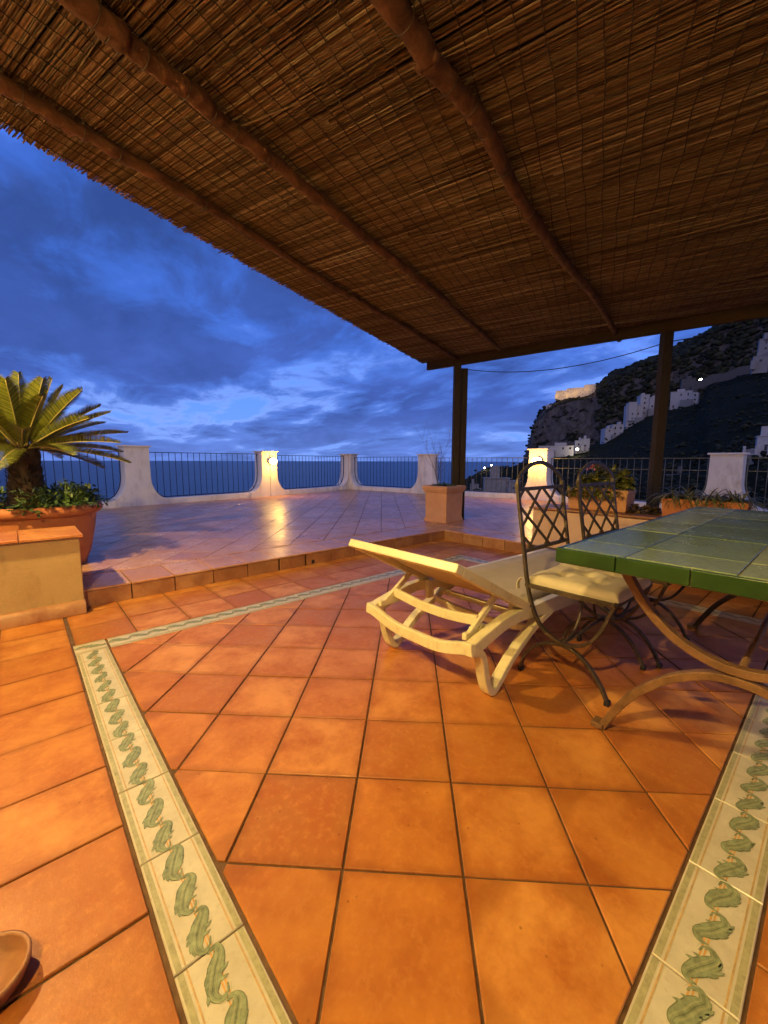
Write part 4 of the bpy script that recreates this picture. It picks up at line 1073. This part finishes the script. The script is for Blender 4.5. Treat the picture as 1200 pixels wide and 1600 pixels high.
for (y, z, r_) in ((-.16, .06, .10), (-.06, .12, .13), (.06, .10, .12), (.2, .03, .08), (-.25, .05, .08), (-.22, .12, .09), (.12, .06, .1)):
    bush(hb, (rv.uniform(-.04, .04), y, z), (r_, r_, r_), 120, .045, .045, 0, -0.02)
for k in range(60):                      # trailing stems over the front
    y = rv.uniform(-.24, .26); p = Vector((-.13, y, 0.0)); d = Vector((-.5, rv.gauss(0, .3), .1))
    for q in range(6): p = p + d.normalized() * .02; d.z -= .25; d.x *= .8; leaf(hb, p, Vector((rv.gauss(0, 1), rv.gauss(0, 1), rv.gauss(0, .6))), .034, .030, 0, .2)
for (y, h_) in ((.23, .16), (.20, .10), (.05, .23)):
    hb.tube([(0, y - .02, 0), (0, y, h_)], .003, 4)
    bush(hb, (0, y, h_ + .01), (.03, .03, .03), 26, .03, .03)
for k in range(46): leaf(hb, Vector((-.03, .085, .235)) + Vector((rv.gauss(0, .016), rv.gauss(0, .022), rv.gauss(0, .014))), Vector((rv.gauss(0, 1), rv.gauss(0, 1), rv.gauss(0, 1))), .022, .02, 1)
o = hb.build('geranium', [M_GERAN, M_PINK], None, (4.14, 0.68, 0.554 + 0.205)); tag(o, 'bushy geranium with a pink flower head in the leftmost trough', 'plant')
def straps(loc, ln, n, label, mat=M_STRAP, sd=1):
    r2 = random.Random(sd); hb = MB()
    for k in range(n):
        y = r2.uniform(-ln / 2, ln / 2) * .92; a = r2.uniform(0, 2 * PI); d = Vector((math.cos(a) * .6, math.sin(a) * .8, r2.uniform(.6, 1.5)))
        leaf(hb, Vector((r2.uniform(-.06, .06), y, 0)), d, r2.uniform(.16, .31), .012, 0, r2.uniform(.22, .5), 6)
    o = hb.build('strap_plant', mat, None, loc); tag(o, label, 'plant'); return o
straps((4.12, -.19, .554 + .15), .60, 420, 'mass of arching strap leaves in the long trough', sd=4)
straps((4.12, -1.02, .554 + .15), .56, 380, 'arching strap leaves in the trough at the right edge', sd=5)
hb = MB()
for (y, r_) in ((0, .07), (.09, .06), (-.08, .05)): bush(hb, (0, y, .02), (r_, r_, r_ * .8), 120, .03, .035, 0, 0.0)
o = hb.build('withered_plant', M_DRY, None, (4.13, .26, .556)); tag(o, 'brown withered plant on the wall between the two left troughs', 'plant')
# little pot at the lower left edge
sp = empty('small_clay_pot', (-0.462, 0.05, 0.0), label='small round clay pot on the floor cut by the left edge', cat='pot')
MB().lathe([(0.001, 0.002), (0.060, 0.002), (0.068, 0.012), (0.073, 0.030), (0.077, 0.034), (0.078, 0.044), (0.073, 0.047), (0.068, 0.042), (0.064, 0.02), (0.001, 0.014)], seg=32).build('body', M_RISER, sp)

# ================================================================= sea and coast
g = Mat('sea_water', rough=0.32, spec=0.5); n = g.noise(0.02, 8, 0.7, stretch=(1, 1, 1)); n2 = g.noise(0.0011, 8, 0.68, stretch=(1, 1.6, 1))
g.color(g.mix(g.ramp(n2, [(0.35, 0.0), (0.65, 1.0)]), (0.005, 0.008, 0.016), (0.030, 0.038, 0.054))); g.bump(n, 1.0, 6.0)
sea = MB(); R_ = 90000
b = 0
for k in range(48): sea.v.append(Vector((R_ * math.cos(2 * PI * k / 48), R_ * math.sin(2 * PI * k / 48), -120)))
sea.face(range(48)); o = sea.build('sea', g.m); tag(o, kind='structure')

def rock_mat(name, rock_a, rock_b, veg_a, veg_b, thr):
    g = Mat(name, rough=0.95, spec=0.1)
    n1 = g.noise(0.022, 9, 0.72); n2 = g.noise(0.10, 8, 0.75, stretch=(1, 1, 0.35)); n3 = g.noise(0.6, 6, 0.7)
    rock = g.ramp(n2, [(0.3, rock_a), (0.7, rock_b)]); veg = g.ramp(n3, [(0.3, veg_a), (0.7, veg_b)])
    sx = g.n('ShaderNodeSeparateXYZ'); g.L.new(g.geo.outputs['Normal'], sx.inputs[0])
    f = g.math('ADD', g.math('MULTIPLY', g.math('ABSOLUTE', sx.outputs[2]), 0.55), g.math('MULTIPLY', n1, 1.0))
    g.color(g.mix(g.ramp(f, [(thr - 0.05, 0.0), (thr + 0.05, 1.0)]), rock, veg)); g.bump(g.math('ADD', n2, g.math('MULTIPLY', n3, .4)), 1.0, 5.0); return g.m
M_CLIFF = rock_mat('limestone_cliff', (0.05, 0.042, 0.036), (0.21, 0.175, 0.145), (0.010, 0.012, 0.005), (0.020, 0.023, 0.009), 0.86)
M_SLOPE = rock_mat('scrub_slope', (0.03, 0.027, 0.02), (0.06, 0.05, 0.04), (0.012, 0.014, 0.004), (0.030, 0.033, 0.010), 0.35)
def interp(tab, x):
    if x <= tab[0][0]: return tab[0][1]
    for (a, b), (c, d) in zip(tab, tab[1:]):
        if x <= c: return b + (d - b) * (x - a) / (c - a)
    return tab[-1][1]
def coast(name, rows, x0, x1, nx, mat, amp, sub):
    """rows: (distance, [(pixel x, pixel y)...]) from near to far; a ruled surface between those contours in world space"""
    mb = MB(); grid = []
    full = []
    for (d0, t0), (d1, t1) in zip(rows, rows[1:]):
        for k in range(sub): full.append((d0, t0, d1, t1, k / sub))
    full.append((rows[-1][0], rows[-1][1], rows[-1][0], rows[-1][1], 0))
    for (d0, t0, d1, t1, f) in full:
        row = []
        for i in range(nx + 1):
            x = x0 + (x1 - x0) * i / nx
            p = at_d(x, interp(t0, x), d0 if not callable(d0) else d0(x)); q = at_d(x, interp(t1, x), d1 if not callable(d1) else d1(x))
            s = p.lerp(q, f); k = noise.fractal(s * (1 / 45), 0.9, 2.1, 6) * amp
            s = s + Vector((0, 0, k)) + Vector((-AZ.x, -AZ.y, 0)) * (noise.fractal(s * (1 / 30) + Vector((9, 9, 9)), 0.9, 2.0, 6) * amp * 0.9)
            mb.v.append(s)
        grid.append(row)
    n = nx + 1
    for j in range(len(full) - 1):
        for i in range(nx): mb.face((j * n + i, j * n + i + 1, (j + 1) * n + i + 1, (j + 1) * n + i), 0, False)
    return mb.build(name, mat)
sky_far = [(790, 745), (818, 722), (823, 705), (826, 690), (831, 667), (842, 646), (852, 636), (871, 627), (927, 612), (937, 600), (958, 585), (987, 573), (1008, 562), (1029, 556), (1046, 549), (1075, 538), (1100, 524), (1125, 508), (1200, 470), (1400, 380)]
base_far = [(790, 760), (1400, 760)]
mid_far = [(x, y * .45 + 760 * .55 if x > 823 else 752) for x, y in sky_far]
up_far = [(x, y + (10 if x > 840 else 4)) for x, y in sky_far]
back_far = [(x, y + 60) for x, y in sky_far]
o = coast('far_cliff', [(760, base_far), (800, mid_far), (845, up_far), (900, sky_far), (1200, back_far)], 790, 1400, 260, M_CLIFF, 7.0, 26); tag(o, kind='structure')
crest = [(560, 900), (660, 800), (700, 766), (725, 753), (742, 745), (762, 734), (783, 731), (808, 725), (825, 720), (840, 711), (880, 709), (905, 702), (925, 694), (940, 688), (960, 680), (985, 667), (1010, 654), (1050, 643), (1090, 632), (1105, 606), (1130, 595), (1200, 572), (1400, 500)]
cd_ = lambda x: 240 + 110 * min(1, max(0, (x - 700) / 250))
low_ = lambda k: [(x, y * (1 - k) + (840 if x > 700 else 1000) * k) for x, y in crest]
o = coast('hillside', [(16, [(400, 1500), (1500, 1300)]), (45, [(560, 1150), (700, 1000), (1400, 900)]), (90, low_(0.75)), (160, low_(0.4)), (cd_, crest), (560, [(x, y + 70) for x, y in crest])], 560, 1400, 240, M_SLOPE, 3.2, 20); tag(o, kind='structure')
# scrub and trees: clumps over the slopes and along the skyline
M_SCRUB = leafmat('scrub_foliage', (0.010, 0.012, 0.004), (0.020, 0.022, 0.007), (0.040, 0.042, 0.013), 0.9)
def clump(mb, c, r, squash=0.8):
    b = len(mb.v); t = (1 + 5 ** .5) / 2
    vs_ = [(-1, t, 0), (1, t, 0), (-1, -t, 0), (1, -t, 0), (0, -1, t), (0, 1, t), (0, -1, -t), (0, 1, -t), (t, 0, -1), (t, 0, 1), (-t, 0, -1), (-t, 0, 1)]
    fs = [(0, 11, 5), (0, 5, 1), (0, 1, 7), (0, 7, 10), (0, 10, 11), (1, 5, 9), (5, 11, 4), (11, 10, 2), (10, 7, 6), (7, 1, 8), (3, 9, 4), (3, 4, 2), (3, 2, 6), (3, 6, 8), (3, 8, 9), (4, 9, 5), (2, 4, 11), (6, 2, 10), (8, 6, 7), (9, 8, 1)]
    for v in vs_:
        q = Vector(v).normalized() * r * random.uniform(.65, 1.25); q.z *= squash; mb.v.append(Vector(c) + q)
    for f in fs: mb.face([b + i for i in f])
hs = bpy.data.objects['hillside']; fc = bpy.data.objects['far_cliff']
sb = MB(); vv = hs.data.vertices; nn = len(vv)
for k in range(7000):
    v = vv[random.randrange(nn)].co
    dd = math.hypot(v.x, v.y)
    if dd < 40: continue
    r = random.uniform(0.6, 1.9) * (0.5 + dd / 300) * (0.42 if dd > 200 else .6)
    for q in range(2): clump(sb, v + Vector((random.uniform(-3, 3), random.uniform(-3, 3), random.uniform(-.2, 1.0))), r * random.uniform(.4, 1))
o = sb.build('hillside_scrub', M_SCRUB); tag(o, 'dark scrub and trees covering the near hillside', 'shrubs', kind='stuff')
sb = MB(); vv = fc.data.vertices; nx1 = 261; nrow = len(vv) // nx1
for k in range(9500):
    j = random.choice([random.randrange(int(nrow * .68), nrow), random.randrange(int(nrow * .68), nrow), random.randrange(nrow)])
    i = random.randrange(nx1)
    if k > 5200: i = random.randrange(int(nx1 * .24), int(nx1 * .7)); j = random.randrange(int(nrow * .15), nrow)
    if k <= 5200 and j < nrow * .66 and noise.noise(vv[j * nx1 + i].co / 30) < 0.28: continue
    v = vv[min(j, nrow - 1) * nx1 + i].co
    clump(sb, v + Vector((random.uniform(-4, 4), random.uniform(-4, 4), 0)), random.uniform(1.3, 3.8) if k <= 5200 else random.uniform(2.5, 6.5))
o = sb.build('clifftop_woods', M_SCRUB); tag(o, 'dark woods along the crest and ledges of the far cliff', 'trees', kind='stuff')

# ================================================================= buildings on the coast
M_BW = plaster('village_white', (0.40, 0.37, 0.34), (0.58, 0.54, 0.50)); M_BG = plaster('village_grey', (0.22, 0.21, 0.20), (0.34, 0.32, 0.30))
M_BD = plaster('village_dark_stone', (0.08, 0.075, 0.07), (0.15, 0.14, 0.13)); M_ROOF = plaster('village_roof', (0.2, 0.15, 0.12), (0.3, 0.24, 0.2))
g = Mat('window_dark', rough=0.2); g.color((0.015, 0.018, 0.025)); M_WIN = g.m
M_WINL = emit('lit_window', (1.0, 0.72, 0.36), 2.5)
def building(pxr, pyr, d, label, mat=M_BW, blocks=None, yaw=0.0, depth=0.8, wins=(2, 3), arches=False, parapet=True, lit=0.0, group='white houses on the hillside', name='hillside_house', flatroof=True):
    """pixel box (x0,x1),(y0,y1) -> a building of real size at distance d; blocks = list of (x0,x1,z0,z1,forward) fractions"""
    bl = at_d(pxr[0], pyr[1], d); br = at_d(pxr[1], pyr[1], d); tl_ = at_d((pxr[0] + pxr[1]) / 2, pyr[0], d)
    w = (br - bl).length; h = tl_.z - bl.z; c = (bl + br) / 2; dr = (br - bl).normalized(); rz = math.atan2(dr.y, dr.x) + yaw
    o = empty(name, (c.x, c.y, bl.z), rz, label, 'house', group)
    rnd = random.Random(int(pxr[0] * 7 + pyr[0])); dp = max(w * depth, h * .6)
    for (x0, x1, z0, z1, fw) in (blocks or [(0, 1, 0, 1, 0)]):
        X0, X1, Z0, Z1 = (x0 - .5) * w, (x1 - .5) * w, z0 * h, z1 * h; F = -fw * dp
        MB().box(((X0 + X1) / 2, dp / 2 + F / 2, (Z0 + Z1) / 2 - (2.0 if z0 == 0 else 0)), (X1 - X0, dp - F, Z1 - Z0 + (4.0 if z0 == 0 else 0))).build('wall', mat, o)
        if z0 == 0 and X1 - X0 > 3:                    # rooftop hut and a lower annexe with a terrace in front
            hw_ = (X1 - X0) * rnd.uniform(.2, .4); hx_ = rnd.uniform(X0 + hw_, X1 - hw_); MB().box((hx_, dp * .5, Z1 + 1.1), (hw_, dp * .4, 2.2)).build('roof_hut', mat, o)
            aw = (X1 - X0) * rnd.uniform(.3, .6); ax_ = rnd.choice((X0 + aw / 2 - 1, X1 - aw / 2 + 1)); ah = (Z1 - Z0) * rnd.uniform(.3, .55)
            MB().box((ax_, F - 1.0, Z0 + ah / 2 - 1), (aw, 2.4, ah + 2)).build('annexe', rnd.choice((mat, M_BG)), o)
        if z0 == 0 or True:
            zt_ = Z1 + (0 if z0 == 0 else 0)
            MB().box(((X0 + X1) / 2, dp / 2 + F / 2, zt_ + h * .02), (X1 - X0 + .3, dp - F + .3, h * .04)).build('roof_parapet', mat, o)
        fl = max(1, round((Z1 - Z0) / 3.4)); nc = max(1, round((X1 - X0) / 4.2))
        for f in range(fl):
            for q in range(nc):
                if rnd.random() < 0.42: continue
                ww = min(1.2, (X1 - X0) / nc * .36) * rnd.uniform(.55, 1); hh = min(2.0, (Z1 - Z0) / fl * .5) * rnd.uniform(.5, 1)
                x = X0 + (X1 - X0) * (q + .5) / nc; z = Z0 + (Z1 - Z0) * (f + .5) / fl
                wd = MB(); 
                if arches:
                    pts = [(-ww / 2, -hh / 2), (ww / 2, -hh / 2)] + [(ww / 2 * math.cos(a * PI / 6), hh * .2 + ww / 2 * math.sin(a * PI / 6)) for a in range(7)]
                    wd.wall(pts, -0.06, 0.3, lambda a, y, z_: (x + a, F + y, z + z_))
                else: wd.box((x, F + 0.1, z), (ww, 0.3, hh))
                wo_ = wd.build('window', M_WINL if rnd.random() < lit else M_WIN, o, fix=True)
    return o
# castle-like convent on the clifftop, floodlit
cs = building((868, 930), (603, 622), 880, 'long floodlit convent on top of the far cliff', M_BW, [(0, .28, 0, .62, 0), (.28, .72, 0, .78, 0), (.72, 1, 0, 1.0, 0)], depth=.35, arches=True, group=None, name='clifftop_convent')
cs['category'] = 'convent'
for (x, y) in ((868, 617), (884, 616), (900, 612), (917, 606)): 
    p = at_d(x, y, 868); lp = point_light('floodlight', p, 4800, (1.0, 0.58, 0.17), .8)
    fo = empty('floodlight_mast', (p.x, p.y, p.z - 3.2), 0, {868: 'floodlight mast at the left end of the clifftop convent', 884: 'second floodlight mast from the left before the convent', 900: 'third floodlight mast from the left before the convent', 917: 'rightmost floodlight mast before the convent'}[x], 'floodlight', 'floodlights before the convent')
    MB().tube([(0, 0, 0), (0, 0, 2.4)], .08, 6).build('mast', M_IRON, fo); MB().box((0, 0, 2.5), (.5, .3, .25)).build('lamp_head', M_IRON, fo)
    lp.parent = fo; lp.location = (0, 0, 3.3)
b_ = building((853, 862), (633, 641), 870, 'tiny lit house at the left brink of the cliff', M_BW, depth=.6, name='cliff_edge_house')
p = at_d(857, 640, 862); point_light('porch_light', p, 1500, (1.0, 0.62, 0.25), .5)
building((998, 1030), (618, 657), 345, 'tall white villa with stepped blocks, highest of the hillside group', M_BW, [(0, .45, 0, 1, 0), (.45, 1, 0, .88, .1)], .25, .7, arches=True)
building((1046, 1090), (612, 640), 352, 'long white villa right of the round post', M_BW, [(0, .75, 0, 1, 0), (.75, 1, .1, .86, .12)], -.1, .5)
building((977, 1002), (634, 668), 335, 'white villa with arched windows below the tall villa', M_BW, [(0, 1, 0, 1, 0), (.1, .6, .3, 1.12, .2)], .2, .8, arches=True)
building((944, 974), (664, 684), 318, 'white terraced house below the arched villa', M_BW, [(0, .45, 0, .7, .1), (.4, 1, 0, 1, 0)], .3, .8)
building((898, 921), (686, 700), 300, 'low white houses in a row above the street lamp', M_BW, [(0, .5, 0, .8, .1), (.4, 1, 0, 1, 0)], .05, .8)
building((841, 896), (697, 712), 290, 'long low white building at the foot of the cliff', M_BW, [(0, 1, 0, 1, 0)], .05, .4)
building((1064, 1086), (592, 610), 372, 'dark stone tower house above the long villa', M_BD, None, .1, .8)
building((1176, 1200), (556, 572), 300, 'grey house low in the upper right village', M_BG, None, .1, .9)
building((1184, 1206), (530, 560), 305, 'tall white house at the upper right edge', M_BG, [(0, 1, 0, 1, 0), (.3, 1, .9, 1.3, 0)], .1, .9)
building((1180, 1212), (682, 716), 120, 'blue white house at the right edge beyond the shaded pillar', M_BW, [(0, 1, 0, 1, 0)], .1, .9)
tr = building((1150, 1186), (700, 740), 115, 'grey house with an open columned roof terrace at the right', M_BG, [(0, 1, 0, .55, 0)], .1, .8)
h_ = 115 / 641 * 40
for k in range(4):
    MB().box((-0.9 + k * 1.9, .2, h_ * .55 + .9), (.45, .45, 1.8)).build('column', M_BW, tr)
MB().box((0, .2, h_ * .55 + .1), (7.2, .5, .25)).build('terrace_ledge', M_BW, tr)
building((756, 812), (748, 775), 75, 'long grey building with a flat roof seen through the railing', M_BG, [(0, .72, 0, 1, 0), (.68, 1, 0, .85, .1)], .12, .5, group=None, name='flat_roofed_building')
building((735, 748), (757, 768), 180, 'small grey house among trees left of the flat roofed building', M_BG, None, .1, .8)
building((1040, 1075), (742, 760), 130, 'dim grey house in the dark hillside behind the railing', M_BD, None, .1, .6)
# stone road wall across the slope
rw = MB()
rw.tube([at_d(1084 + k * 6, 600 - k * 1.75 + 1.2 * math.sin(k * .9), 330) + Vector((0, 0, -1)) for k in range(24)], 1.0, flat=(5.0, 1.6), up=(0, 0, 1))
o = rw.build('road_wall', M_BD); tag(o, 'long dark stone wall carrying the road to the upper village', 'wall')
def street_lamp(px, py, d, r, label, power=900):
    p = at_d(px, py, d); o = empty('street_lamp', (p.x, p.y, p.z - 4), 0, label, 'street lamp', 'lit street lamps on the hillside')
    MB().tube([(0, 0, 0), (0, 0, 4)], .07, 6).build('pole', M_IRON, o)
    mb = MB(); mb.lathe([(0.001, -r), (r * .7, -r * .7), (r, 0), (r * .7, r * .7), (0.001, r)], (0, 0, 4), 10).build('globe', M_LAMPW, o)
    point_light('street_bulb', (0, 0, 4.0 - r * 2.5), power, (1.0, .85, .55), .3, o)
street_lamp(902, 702, 285, .75, 'bright street lamp beside the low white houses')
street_lamp(988, 712, 220, .38, 'small street lamp lower on the slope, left of the post')
street_lamp(1045, 709, 200, .42, 'street lamp just right of the round post')
street_lamp(1095, 594, 330, .9, 'street lamp lighting the road wall above the villas', 9000)
street_lamp(1010, 566, 860, 1.2, 'distant lamp on the skyline left of the round post')
street_lamp(768, 727, 250, .45, 'lamp on the low headland over the sea')
street_lamp(757, 731, 255, .40, 'leftmost lamp on the low headland')
